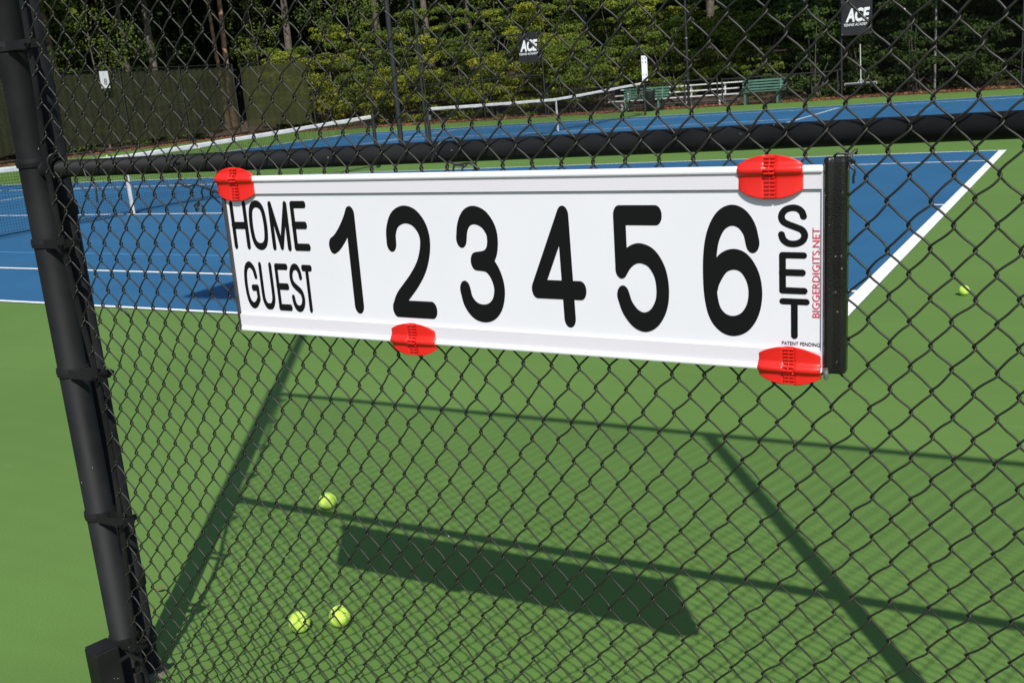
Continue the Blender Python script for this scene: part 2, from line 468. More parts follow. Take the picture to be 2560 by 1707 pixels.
# score flip sign above the far net post
sg = thing('score_sign', 'tall narrow white score sign standing on top of the far net post', 'score sign', (-0.33, 21.75, 1.10), 0.25)
MB().box((0, 0, 0.41), (0.19, 0.012, 0.80)).build('sign_panel', WHITE, sg, bevel=0.005)
for zz in (0.07, 0.20, 0.60, 0.73):
    for xx in (-0.05, 0.045):
        MB().box((xx, -0.0085, zz), (0.03, 0.003, 0.055 if xx > 0 else 0.03)).build('printed_mark', GREYTXT, sg)
MB().tube([(0.03, 0.013, -0.13), (0.03, 0.013, 0.7)], 0.008, 8).build('sign_stem', PIPE_FAR, sg)

# ------------------------------------------------------------------ far fences
FZ = 3.17
def mesh_panel(b, p0, p1, z0, z1, r=0.0021, pitch=0.062):
    """diagonal wires of a far chain-link panel"""
    p0 = np.array([*p0, 0.0]); p1 = np.array([*p1, 0.0]); Ln = np.linalg.norm(p1-p0); d = (p1-p0)/Ln
    h = z1-z0
    n = int((Ln+h)/pitch)
    for k in range(n):
        for sgn in (1, -1):
            a = k*pitch - h; c0, c1 = a, a+h
            t0, t1 = max(0, -c0/h) if c0 < 0 else 0.0, min(1, (Ln-c0)/h)
            if t1 <= t0: continue
            za, zb = (z0+t0*h, z0+t1*h) if sgn > 0 else (z1-t0*h, z1-t1*h)
            b.tube([p0+d*(c0+t0*h)+(0, 0, za), p0+d*(c0+t1*h)+(0, 0, zb)], r, 3, False)

def far_fence(name, label, pts, z1, post_r=0.03, rails=(1.0,), mesh=True, extra=()):
    """pts: list of post positions (x, y); parts: line_post each, rail per bay, wire mesh"""
    root = thing(name, label, 'fence', (0, 0, 0))
    for x, y in pts:
        MB().tube([(x, y, 0), (x, y, z1), (x, y, z1+0.03)], [post_r, post_r, post_r*0.4], 10).build('line_post', PIPE_FAR, root)
    for (a, b_) in zip(pts[:-1], pts[1:]):
        for fr in rails:
            MB().tube([(*a, z1*fr-0.02), (*b_, z1*fr-0.02)], 0.021, 8).build('rail', PIPE_FAR, root)
    if mesh:
        m = MB()
        mesh_panel(m, pts[0], pts[-1], 0.05, z1-0.02)
        tag(m.build('wire_mesh', NETCORD, root), kind='stuff')
    return root
side_x = [-21.6, -17.6, -14.45, -11.64, -8.85, -6.1]
far_fence('chain_link_fence', 'tall black chain-link fence in front of the sunny bushes, behind the near net', [(x, 25.6) for x in side_x], FZ, rails=(1.0, 0.5))
far_fence('low_chain_link_fence', 'low black chain-link fence behind the green benches', [(-6.0, 25.62), (-3.2, 25.62), (-0.42, 25.62), (0.80, 25.62)], 0.96)
far_fence('low_chain_link_fence', 'low black chain-link fence running from the right-hand green bench to the banner pole', [(0.98, 25.62), (3.1, 25.62), (4.98, 25.62)], 0.92)
far_fence('chain_link_fence', 'tall dark chain-link fence at the right, behind the hanging court squeegee', [(5.12, 25.6), (10.55, 25.6), (13.4, 25.6), (16.5, 25.6)], 3.9)
# tall single poles
for x, y, h, r, lab in ((-0.33, 25.75, 7.5, 0.045, 'tall black pole standing behind the bleachers between the two green benches'),
                       (5.06, 25.75, 7.5, 0.05, 'tall black pole that carries the right-hand banner'),
                       (-0.5, 8.0, 8.5, 0.058, 'thick black light pole between the two courts, left of the far net'),
                       (0.09, 8.15, 8.5, 0.026, 'thin black pole just right of the thick light pole between the courts')):
    t = thing('light_pole' if h > 8 else 'tall_pole', lab, 'pole', (x, y, 0))
    MB().tube([(0, 0, 0), (0, 0, h)], [r, r*0.9], 14).build('pole', PIPE_FAR, t)
    MB().tube([(0, 0, 0), (0, 0, 0.05)], [r*2.2, r*1.6], 14).build('base_plate', PIPE_FAR, t)
    for zz in (0.93, 2.4):
        MB().tube([(0, 0, zz), (0, 0, zz+0.04)], r*1.25, 12).build('pole_band', STEEL if h < 8 else PIPE_FAR, t)
t = thing('galvanised_pole', 'dull silver pole rising behind the right-hand far fence', 'pole', (7.9, 26.6, 0))
MB().tube([(0, 0, 0), (0, 0, 7)], 0.036, 12).build('pole', mat('flaking_galvanised_pipe', (0.07, 0.08, 0.07), 0.6, col2=(0.42, 0.44, 0.40), vscale=14), t)
MB().tube([(0, 0, 0), (0, 0, 0.04)], 0.08, 12).build('base_plate', STEEL, t)

# left back fence with windscreens
root = thing('screened_fence', 'tall fence covered with dark green windscreen cloth at the far left', 'fence', (0, 0, 0))
by = [3.2, 6.4, 9.6, 12.8, 15.9, 19.1, 22.3, 25.5]
for y in by:
    MB().tube([(-22, y, 0), (-22, y, 3.2)], 0.032, 10).build('line_post', PIPE_FAR, root)
MB().tube([(-22, by[0], 3.17), (-22, by[-1], 3.17)], 0.021, 8).build('rail', PIPE_FAR, root)
def cloth(p0, p1, z0, z1, seed):
    n = 40; m = 10
    p0 = np.array(p0); p1 = np.array(p1); d = p1-p0; nn = np.array([d[1], -d[0]])/np.linalg.norm(d)
    vs = []; fs = []
    for i in range(n+1):
        for j in range(m+1):
            u = i/n; w = j/m
            bil = 0.035*math.sin(u*math.pi)*math.sin(w*math.pi)*math.sin(seed*1.7+u*9)+0.012*math.sin(u*60+seed)
            p = p0+d*u+nn*(0.05+bil)
            sag = 0.02*abs(math.sin(u*math.pi*10)) if j == m else (0.03*math.sin(u*12+seed) if j == 0 else 0)
            vs.append((p[0], p[1], z0+(z1-z0)*w-sag))
    for i in range(n):
        for j in range(m):
            a = i*(m+1)+j; fs.append((a, a+m+1, a+m+2, a+1))
    return MB().add(vs, fs)
for k, (a, b_) in enumerate(zip(by[:-1], by[1:])):
    cloth((-22, b_), (-22, a+0.03), 0.30, 3.08, k).build('windscreen_panel', SCREEN, root, smooth=True)
m = MB(); mesh_panel(m, (-22.0, by[0]), (-22.0, by[-1]), 0.05, 3.15); tag(m.build('wire_mesh', NETCORD, root), kind='stuff')
o = cloth((-21.5, 25.57), (-17.7, 25.57), 0.35, 3.0, 5).build('windscreen', SCREEN_OLIVE, smooth=True)
tag(o, 'short olive windscreen panel at the corner where the far fence meets the left fence', 'windscreen')

# court number sign
sg = thing('court_number_sign', 'small white sign with the number 8 on the left windscreen', 'sign', (-21.86, 18.2, 2.79), R(90))
# local x runs along +Y of the fence, local -y faces +X
MB().box((0, 0, 0), (0.42, 0.012, 0.66)).build('sign_panel', WHITE, sg, bevel=0.004)
text('number', '8', GREYTXT, sg, (0.02, -0.008, -0.09), (R(90), 0, 0), 0.34, 0.0008)
text('number', '7', mat('faded_grey_print', (0.45, 0.46, 0.46), 0.6), sg, (-0.02, -0.008, 0.20), (R(90), 0, R(0)), 0.16, 0.0008)

# banners
def banner(x0, x1, z0, z1, lab, size):
    cx, cz = (x0+x1)/2, (z0+z1)/2
    b = thing('banner', lab, 'banner', (cx, 25.50, cz))
    w, h = x1-x0, z1-z0
    vs = []; fs = []; n = 16
    for i in range(n+1):
        for j in range(n+1):
            u, w_ = i/n-0.5, j/n-0.5
            vs.append((u*w, 0.012*math.sin(u*9)*math.cos(w_*5), w_*h-0.02*math.cos(u*math.pi)))
    for i in range(n):
        for j in range(n):
            a = i*(n+1)+j; fs.append((a, a+n+1, a+n+2, a+1))
    MB().add(vs, fs).build('banner_cloth', BANNER, b, smooth=True)
    text('lettering', 'ACE', BANNERTXT, b, (0.02, -0.022, 0.03), (R(90), 0, 0), size, 0.002, offset=0.018, shear=0.22, scale=(0.83, 1.25, 1))
    text('lettering', 'TENNIS ACADEMY', BANNERTXT, b, (0.0, -0.022, -0.25), (R(90), 0, 0), size*0.235, 0.002, offset=0.0012, shear=0.22, scale=(0.98, 1.15, 1))
    for sx in (-1, 1):
        for sz in (-1, 1):
            MB().box((sx*(w/2-0.03), -0.02, sz*(h/2-0.05)-0.02), (0.025, 0.006, 0.025)).build('grommet', STEEL, b)
    return b
banner(-7.05, -6.18, 2.08, 3.2, 'black banner reading ACE TENNIS ACADEMY on the fence left of the far net', 0.44)
banner(5.14, 6.12, 2.02, 3.14, 'black banner reading ACE TENNIS ACADEMY beside the pole at upper right', 0.44)

# squeegee hanging on the right fence
sq = thing('court_squeegee', 'wide court squeegee with a pale handle hanging on the right-hand far fence', 'squeegee', (5.77, 25.46, 0))
MB().tube([(-0.02, 0, 1.70), (0.0, -0.01, 0.60), (0, 0, 0.46)], 0.016, 8).build('handle', mat('pale_grey_pole', (0.5, 0.52, 0.52), 0.5), sq)
fr = MB(); fr.box((0, -0.02, 0.475), (1.04, 0.05, 0.022))
for sx in (-1, 1): fr.box((sx*0.51, -0.02, 0.44), (0.02, 0.05, 0.07))
fr.tube([(-0.10, -0.02, 0.485), (0, -0.01, 0.60)], 0.009, 6); fr.tube([(0.10, -0.02, 0.485), (0, -0.01, 0.60)], 0.009, 6)
fr.build('frame', mat('pale_grey_frame', (0.42, 0.44, 0.44), 0.5), sq)
MB().tube([(-0.50, -0.02, 0.43), (0.50, -0.02, 0.43)], 0.036, 12).build('roller', mat('dark_foam_roller', (0.04, 0.042, 0.045), 0.9), sq)

# ------------------------------------------------------------------ benches, bleachers, bin
def bench(x0, x1, y, lab):
    root = thing('park_bench', lab, 'bench', ((x0+x1)/2, y, 0), 0, 'green benches beside the far court')
    w = x1-x0
    for k in range(4):
        MB().box((0, 0.24+0.02*k, 0.50+0.095*k), (w, 0.022, 0.055), Matrix.Rotation(R(-10), 3, 'X')).build('back_slat', GREENBENCH, root)
    for k in range(4):
        MB().box((0, -0.22+0.105*k, 0.43), (w, 0.085, 0.025)).build('seat_slat', GREENBENCH, root)
    for sx in (-0.36, 0.36):
        MB().box((sx*w, -0.18, 0.21), (0.06, 0.06, 0.415)).build('leg', GREENBENCH, root)
        MB().box((sx*w, 0.16, 0.21), (0.05, 0.05, 0.415)).build('leg', GREENBENCH, root)
        br = MB(); br.box((sx*w, 0.27, 0.62), (0.05, 0.03, 0.42), Matrix.Rotation(R(-10), 3, 'X')); br.box((sx*w, 0, 0.41), (0.05, 0.5, 0.02))
        br.build('bracket', GREENBENCH, root)
    return root
bench(1.84, 3.40, 24.95, 'green slatted bench at the right, beside the low fence left of the banner pole')
bench(-2.62, -0.86, 24.95, 'green slatted bench at the left, partly behind the black bin and far net post')

bl = thing('bleachers', 'small aluminium bleachers with three plank rows behind the low fence', 'bleachers', (-1.1, 26.3, 0))
for k, (x0, x1, z) in enumerate(((-2.6, 2.5, 0.36), (-2.45, 2.35, 0.55), (-2.35, 2.45, 0.75))):
    MB().box(((x0+x1)/2, 0.32*k, z), (x1-x0, 0.24, 0.035)).build('seat_plank', ALU, bl)
for k in range(2):
    MB().box((0, 0.16+0.32*k, 0.16+0.17*k), (4.8, 0.2, 0.03)).build('foot_plank', ALU, bl)
for sx in (-2.1, -1.1, 0.45, 1.75):
    for k, z in enumerate((0.34, 0.53, 0.73)):
        MB().box((sx, 0.32*k, z/2), (0.055, 0.055, z)).build('leg', ALU, bl)
    MB().tube([(sx+0.03, 0.7, 0.66), (sx+0.03, -0.02, 0.1)], 0.018, 6).build('brace', ALU, bl)

tb = thing('trash_bin', 'black bin standing in front of the left green bench, behind the far net post', 'trash bin', (-1.34, 24.55, 0))
MB().lathe([(0.0, 0.02), (0.16, 0.02), (0.19, 0.62), (0.205, 0.66), (0.205, 0.72), (0.18, 0.72), (0.17, 0.6), (0, 0.5)], 24).build('body', BIN, tb, smooth=True)
MB().lathe([(0.2065, 0.67), (0.213, 0.67), (0.213, 0.71), (0.2065, 0.71)], 24).build('rim', BIN, tb)

# fallen leaves along the fences
def scatter_leaves(name, n, fx, lab_size=(0.05, 0.09), matl=LITTER):
    P = fx(n)
    a = rng.uniform(0, 2*np.pi, n); s = rng.uniform(*lab_size, n)
    til = rng.normal(0, 0.35, (n, 2))
    u = np.stack([np.cos(a), np.sin(a), til[:, 0]], -1)*s[:, None]*0.5
    w = np.stack([-np.sin(a), np.cos(a), til[:, 1]], -1)*s[:, None]*0.32
    q = np.stack([P-u, P+w, P+u, P-w], 1)
    q[:, :, 2] = np.maximum(q[:, :, 2], P[:, None, 2]-0.002)
    return fast_mesh(name, q, n, matl)
def strip_a(n):
    x = rng.uniform(-20.5, 18, n); y = 25.0+np.abs(rng.normal(0, 0.75, n)); y = np.where(rng.random(n) < 0.03, 24.9-rng.random(n)*1.2, y)
    return np.stack([x, y, ground_z(x, y)+0.012+0.06*rng.random(n)**2], -1)
def strip_b(n):
    x = -20.4-np.abs(rng.normal(0, 0.7, n)); y = rng.uniform(0, 26, n)
    return np.stack([x, y, np.full(n, 0.012)+0.05*rng.random(n)**2], -1)
tag(scatter_leaves('fallen_leaves', 15000, strip_a), 'brown fallen leaves drifted along the foot of the far fence', 'fallen leaves', kind='stuff')
tag(scatter_leaves('fallen_leaves', 5000, strip_b), 'brown fallen leaves along the foot of the left windscreen fence', 'fallen leaves', kind='stuff')
for x, y, lab, sz in ((5.47, 5.64, 'single orange leaf lying on the near court beyond its centre', 0.10), (10.53, -9.06, 'small orange leaf on the green court beside the gate post', 0.035), (-1.7, 19.3, 'single orange leaf on the far court near its net strap', 0.13)):
    b = MB().add([(-.5*sz, 0, 0.002), (-.15*sz, .3*sz, .008), (.2*sz, .22*sz, .012), (.5*sz, 0, .016), (.15*sz, -.28*sz, .01), (-.2*sz, -.25*sz, .006)], [(0, 5, 4, 3, 2, 1)])
    o = b.build('fallen_leaf', LITTER); o.location = (x, y, 0.012); o.rotation_euler = (0, 0, x*3)
    tag(o, lab, 'leaf')

# ------------------------------------------------------------------ woods
def leaves(centers, radii, n, size, flat=0.75, bias=0.35):
    """leaf quads scattered in the outer shells of ellipsoidal clumps"""
    centers = np.asarray(centers, float); radii = np.asarray(radii, float)
    w = radii[:, 0]*radii[:, 2]; w = w/w.sum()
    k = rng.choice(len(centers), n, p=w)
    d = rng.normal(0, 1, (n, 3)); d /= np.linalg.norm(d, axis=1)[:, None]
    rad = 1-np.abs(rng.normal(0, 0.28, n)); rad = np.clip(rad, 0.05, 1.12)
    P = centers[k]+d*radii[k]*rad[:, None]
    nrm = d*0.8+rng.normal(0, 0.6, (n, 3))+np.array([0.1, -0.25, bias])
    nrm /= np.linalg.norm(nrm, axis=1)[:, None]
    a = rng.normal(0, 1, (n, 3)); u = np.cross(nrm, a); u /= np.linalg.norm(u, axis=1)[:, None]
    v_ = np.cross(nrm, u)
    s = size*rng.uniform(0.6, 1.35, n)
    u = u*s[:, None]*0.5; v_ = v_*s[:, None]*0.3
    return np.stack([P-u, P+v_-u*0.1, P+u, P-v_-u*0.1], 1)

def clumpy(c, r, k, cr, seed, squash=0.7):
    """sub-clumps spread through a crown volume"""
    rs = np.random.default_rng(seed)
    d = rs.normal(0, 1, (k, 3)); d /= np.linalg.norm(d, axis=1)[:, None]
    rad = rs.uniform(0.35, 1.0, k)**0.6
    cs = np.array(c)+d*np.array(r)*rad[:, None]
    rr = cr*rs.uniform(0.5, 1.25, k)
    return cs, np.stack([rr, rr, rr*squash], -1)

def trunk_pts(x, y, h, r, lean=(0, 0), seed=0):
    rs = random.Random(seed); z0 = float(ground_z(np.array(x), np.array(y)))
    pts = []; rad = []
    px = rs.uniform(0, 6)
    for i in range(13):
        t = i/12
        pts.append((lean[0]*t*h+0.07*math.sin(px+t*7), lean[1]*t*h+0.06*math.cos(px+t*5), t*h-0.1))
        rad.append(r*(1.35 if i == 0 else 1.0)*(1-0.6*t))
    return pts, rad, z0

def tree(x, y, h, r, lab, bark, leafm, crown_c, crown_r, nleaf, lsize, k=26, cr=1.3, lean=(0, 0), seed=0, branches=4, cat='tree', group='trees of the wood behind the courts'):
    z0 = float(ground_z(np.array(x), np.array(y)))
    root = thing('tree', lab, cat, (x, y, z0), 0, group)
    pts, rad, _ = trunk_pts(x, y, h, r, lean, seed)
    b = MB(); b.tube(pts, rad, 10)
    rs = random.Random(seed+5)
    for i in range(branches):
        t = rs.uniform(0.25, 0.9); j = int(t*12); p = np.array(pts[j]); a = rs.uniform(0, 6.28); L_ = rs.uniform(0.8, 2.2)
        q = [p, p+np.array([math.cos(a)*L_*0.5, math.sin(a)*L_*0.5, 0.35*L_]), p+np.array([math.cos(a)*L_, math.sin(a)*L_, 0.5*L_])]
        b.tube(q, [rad[j]*0.4, rad[j]*0.25, 0.01], 6)
    b.build('trunk', bark, root, smooth=True)
    if nleaf:
        cs, rr = clumpy(crown_c, crown_r, k, cr, seed)
        fast_mesh('crown', leaves(cs, rr, nleaf, lsize), nleaf, leafm, root)
    return root

# sun-lit bushes behind the far side fence (middle of the picture)
bush_specs = []
rs = np.random.default_rng(11)
bx = -20.6
i = 0
while bx < 19:
    y = 26.9+rs.uniform(-0.3, 0.9)+(1.6 if -4.6 < bx < 2.8 else 0)+(1.0 if bx < -16.5 else 0)
    w = rs.uniform(1.3, 2.0)
    h = rs.uniform(2.0, 4.3)
    bush_specs.append((bx, y, w, h)); bx += w*rs.uniform(1.0, 1.35); i += 1
tones = ['bushy yellow-green shrub', 'dense leafy shrub', 'loose-leaved shrub with yellowing tips', 'spreading mid-green shrub']
LM = [(-20.5, 'the corner panel'), (-17.0, 'the first post after the corner'), (-14.2, 'the second post after the corner'), (-11.5, 'the thick light pole'),
      (-9.0, 'the thin pole'), (-6.6, 'the left banner'), (-3.9, 'the left half of the far net'), (-2.0, 'the left green bench'), (-0.3, 'the pole behind the bleachers'),
      (1.0, 'the bleachers'), (2.6, 'the right green bench'), (4.2, 'the last low fence bay'), (5.6, 'the right banner'), (7.6, 'the silver pole'), (10.0, 'the far right bay')]
used = set()
def where(x, pre=''):
    """nearest landmark, then the side of it, each used once"""
    cand = sorted(LM, key=lambda l: abs(l[0]-x))
    for l in cand[:4]:
        d = x-l[0]
        w = 'behind' if abs(d) < 0.5 else ('just right of' if d > 0 else 'just left of')
        for word in ([w] + (['well right of'] if d > 0 else ['well left of'])):
            t = word+' '+l[1]
            if (pre, t) not in used:
                used.add((pre, t)); return t
    t = 'beyond the right edge, %d paces along the fence' % int(x)
    used.add((pre, t)); return t
def shrub(x, y, w, h, j, matl, lab, n, ls, depth=1.1, spread=0.42):
    z0 = float(ground_z(np.array(x), np.array(y)))
    root = thing('shrub', lab, 'shrub', (x, y, z0), 0, 'shrubs behind the far fences')
    rs_ = np.random.default_rng(100+j)
    kk = 44
    cs = np.stack([rs_.normal(0, w*spread, kk), rs_.normal(0, depth*0.5, kk), rs_.uniform(0.0, 1.0, kk)**1.0*h], -1)
    cs[:, 0] *= (1.15-0.45*cs[:, 2]/h)
    rr = rs_.uniform(0.14, 0.52, kk); rr = np.stack([rr*1.5, rr*1.1, rr*0.42], -1)
    q = leaves(cs, rr, n, ls)
    q[:, :, 1] = np.maximum(q[:, :, 1], 25.72-y+rng.uniform(0, 0.1, (n, 1))) if y > 26 else q[:, :, 1]
    fast_mesh('foliage', q, n, matl, root)
    b = MB()
    for q in range(9):
        e = cs[q*4]*np.array([1.1, 1.3, 1.05]); b.tube([(0.06*q-0.2, 0, -0.1), (e[0]*0.5, e[1]*0.5-0.1, e[2]*0.55), e], [0.03, 0.018, 0.007], 5)
    b.build('stem', BARK_GREY, root)
for j, (x, y, w, h) in enumerate(bush_specs):
    lit = x < -3  # sun-brightened leaf colour on the left, shade-darkened colour on the right
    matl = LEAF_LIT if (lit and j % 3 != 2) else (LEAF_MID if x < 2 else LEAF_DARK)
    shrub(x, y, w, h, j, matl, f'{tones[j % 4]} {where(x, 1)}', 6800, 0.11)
# second row, higher up the bank
bx = -22.0; j = 200
while bx < 20:
    y = 29.8+rs.uniform(-0.6, 1.4); w = rs.uniform(1.8, 2.8); h = rs.uniform(3.2, 4.6)
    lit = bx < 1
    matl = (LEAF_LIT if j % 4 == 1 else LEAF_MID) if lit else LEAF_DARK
    shrub(bx, y, w, h, j, matl, f'taller shrub up the bank, {where(bx, 2)}', 9000, 0.12, depth=1.8)
    bx += w*rs.uniform(0.9, 1.2); j += 1
# bushes behind the left windscreen
by_ = 2.0; j = 300
while by_ < 27:
    x = -24.6-rs.uniform(0, 1.5)
    shrub(x, by_, 2.0, rs.uniform(2.0, 3.3), j, LEAF_MID if j % 2 else LEAF_DARK, ['pale','dark','ragged','dense','loose','low','tall','broad','thin','dull','bushy','sparse'][(j-300) % 12]+' leafy undergrowth behind the left windscreen, '+['leftmost','second','third','fourth','fifth','sixth','seventh','eighth','ninth','tenth','eleventh','twelfth','thirteenth'][j-300]+' from the left', 3600, 0.16, depth=2.2)
    by_ += rs.uniform(1.7, 2.6); j += 1

# trees whose trunks show
H = 15
def T(*a, **k): return tree(*a, **k)
T(-26.0, 19.2, H, 0.17, 'brown tree trunk rising behind the left windscreen close to the gate post', BARK, LEAF_MID, (0, 0, 8.5), (3.0, 3.0, 3.2), 3500, 0.35, seed=1, lean=(0.0, -0.01))
T(-26.5, 23.4, H, 0.13, 'thin grey trunk behind the windscreen right of the number 8 sign', BARK_GREY, LEAF_DARK, (0, 0, 9), (3, 3, 3.2), 3500, 0.35, seed=2)
T(-27.5, 25.9, H, 0.16, 'grey-brown trunk in the dark wood left of the pair of bright trunks', BARK_GREY, LEAF_DARK, (0, 0, 9.5), (3, 3, 3.2), 3500, 0.35, seed=3)
T(-26.0, 28.75, H, 0.11, 'slim sunlit orange-brown trunk, left one of the close pair', BARK, LEAF_MID, (0, 0, 10.5), (2.4, 2.4, 2.8), 2500, 0.35, seed=4)
T(-26.0, 29.35, H, 0.16, 'sunlit orange-brown trunk, right one of the close pair', BARK, LEAF_MID, (0, 0, 10.5), (2.6, 2.6, 2.8), 2500, 0.35, seed=5)
T(-24.2, 32.0, H, 0.22, 'stout grey trunk behind the corner of the far fence', BARK_GREY, LEAF_DARK, (0, 0, 9.5), (3.2, 3.2, 3.2), 3500, 0.35, seed=6)
T(-15.5, 32.0, H, 0.17, 'grey trunk among the bushes just right of the thick light pole', BARK_GREY, LEAF_MID, (0, 0, 10), (3, 3, 3), 3500, 0.35, seed=7)
T(-3.6, 31.5, H, 0.15, 'curving pale trunk leaning in the shade above the bleachers', BARK_GREY, LEAF_DARK, (-1.5, 0, 9), (3.4, 3, 3), 3500, 0.35, seed=8, lean=(-0.12, 0))
T(4.9, 31.0, H, 0.10, 'thin reddish trunk in the shade behind the right banner', BARK, LEAF_DARK, (0, 0, 9), (3, 3, 3), 3500, 0.35, seed=9)
T(6.4, 32.0, H, 0.13, 'grey trunk in the shade right of the right banner', BARK_GREY, LEAF_DARK, (0, 0, 9), (3, 3, 3), 3500, 0.35, seed=10)
rs3 = np.random.default_rng(77)
spots = [(-24.3, 19.9, 'beside the brown trunk near the gate post'), (-25.0, 17.0, 'left of the brown trunk near the gate post'), (-25.5, 22.4, 'between the number 8 sign and the thin grey trunk'), (-27.5, 24.4, 'between the thin grey trunk and the grey-brown trunk'),
         (-28.0, 27.3, 'just left of the bright trunk pair'), (-25.2, 30.6, 'just right of the bright trunk pair'), (-23.0, 33.6, 'right of the stout grey trunk at the fence corner'), (-19.5, 31.2, 'behind the olive windscreen panel'),
         (-28.5, 21.0, 'deep in the wood above the number 8 sign'), (-30.0, 26.5, 'deep in the wood behind the grey trunks'), (-16.8, 33.0, 'left of the trunk by the light pole'), (-12.5, 33.2, 'right of the trunk beside the light pole')]
for i_, (x, y, w_) in enumerate(spots):
    hh_ = rs3.uniform(3.4, 4.6)+1.0*(i_ > 3)
    tree(x, y, hh_+1.6, 0.045, 'young leafy tree '+w_, BARK_GREY, LEAF_MID if i_ in (0, 5, 7, 11) else LEAF_DARK, (0, 0, hh_), (1.6, 1.6, 2.1), 1700, 0.13, k=46, cr=0.5, seed=900+i_, group='young trees in the wood behind the courts')
# canopy trees with crowns out of view, put in to keep the wood dark
j = 400
RIGHT = [(3.6, 28.6), (7.6, 28.9), (11.6, 28.4), (15.6, 28.8), (19.8, 28.5), (24, 28.4)]  # row added so its overhanging crowns shade the right-hand bushes
for x, y in RIGHT:
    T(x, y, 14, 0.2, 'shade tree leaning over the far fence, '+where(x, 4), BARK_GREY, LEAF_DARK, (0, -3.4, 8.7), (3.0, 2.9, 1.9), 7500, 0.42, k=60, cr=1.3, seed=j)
    j += 1
for x, y, cr_, cz in ((12, 33, 4.5, 10.5), (-2, 33.5, 4.4, 10.5), (6, 34, 4.6, 11),
                      (-9, 35.5, 4.4, 11.5), (-16, 36.5, 4.4, 11.5), (-28.5, 34, 4.6, 11), (-32, 27, 4.8, 11), (-30, 20, 4.6, 9.5), (-31, 12.5, 4.6, 9.5), (-29, 6, 4.4, 9), (-22, 37, 4.6, 11.5), (-36, 33, 5, 12), (-25.8, 24.5, 3.4, 9.5), (-25.5, 14, 3.6, 8.8)):
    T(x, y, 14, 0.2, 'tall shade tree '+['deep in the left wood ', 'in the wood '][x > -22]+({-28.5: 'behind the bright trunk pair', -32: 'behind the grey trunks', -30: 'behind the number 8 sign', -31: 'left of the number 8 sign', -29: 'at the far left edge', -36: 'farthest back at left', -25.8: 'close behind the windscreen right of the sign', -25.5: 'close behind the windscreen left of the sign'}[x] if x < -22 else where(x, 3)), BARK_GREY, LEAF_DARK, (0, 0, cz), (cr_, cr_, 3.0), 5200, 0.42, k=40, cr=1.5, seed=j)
    j += 1
    continue
    T(x, y, 14, 0.2, '', BARK_GREY, LEAF_DARK, (0, 0, cz), (cr_, cr_, 3.0), 5200, 0.42, k=40, cr=1.5, seed=j)
    j += 1

# mass of the far woods behind everything
def wood_mass(name, n, boxes, size, m_, lab):
    per = []
    for (x0, x1, y0, y1, z0, z1) in boxes:
        q = n//len(boxes)
        k = 420
        cs = np.stack([rng.uniform(x0, x1, k), rng.uniform(y0, y1, k), rng.uniform(z0, z1, k)], -1)
        cs[:, 2] += ground_z(cs[:, 0], cs[:, 1])
        rr = rng.uniform(0.7, 1.8, k); rr = np.stack([rr*1.2, rr, rr*0.6], -1)
        per.append(leaves(cs, rr, q, size))
    q = np.concatenate(per)
    return tag(fast_mesh(name, q, len(q), m_), lab, 'woods', kind='stuff')
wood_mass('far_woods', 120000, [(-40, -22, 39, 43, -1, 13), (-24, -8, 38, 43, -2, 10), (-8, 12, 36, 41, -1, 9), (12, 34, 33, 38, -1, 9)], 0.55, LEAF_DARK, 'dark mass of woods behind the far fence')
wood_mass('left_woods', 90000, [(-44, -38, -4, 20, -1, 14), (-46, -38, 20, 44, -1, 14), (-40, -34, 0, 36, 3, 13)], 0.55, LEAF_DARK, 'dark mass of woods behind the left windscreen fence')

# ------------------------------------------------------------------ near fence
F0 = np.array([10.9396, -9.5301, 0.0])
FA = 0.0129
NF = thing('chain_link_fence', 'near black chain-link fence that carries the white score board', 'fence', tuple(F0), FA)
# local: x along fence (s), y away from the camera, z up
BARZ = np.array([-0.1, 0.0, 0.16, 0.32, 0.46, 0.61, 0.8, 0.97, 1.13, 1.32, 1.49, 1.7, 2.0, 2.6, 3.1])
BARS = np.array([0.068, 0.070, 0.077, 0.0915, 0.110, 0.124, 0.132, 0.127, 0.106, 0.090, 0.089, 0.106, 0.118, 0.100, 0.09])
def bars(z): return np.interp(z, BARZ, BARS)
def shear_amp(s): return np.interp(s, [0.4, 1.6], [1.0, 0.2])
MESH_Y = -0.024

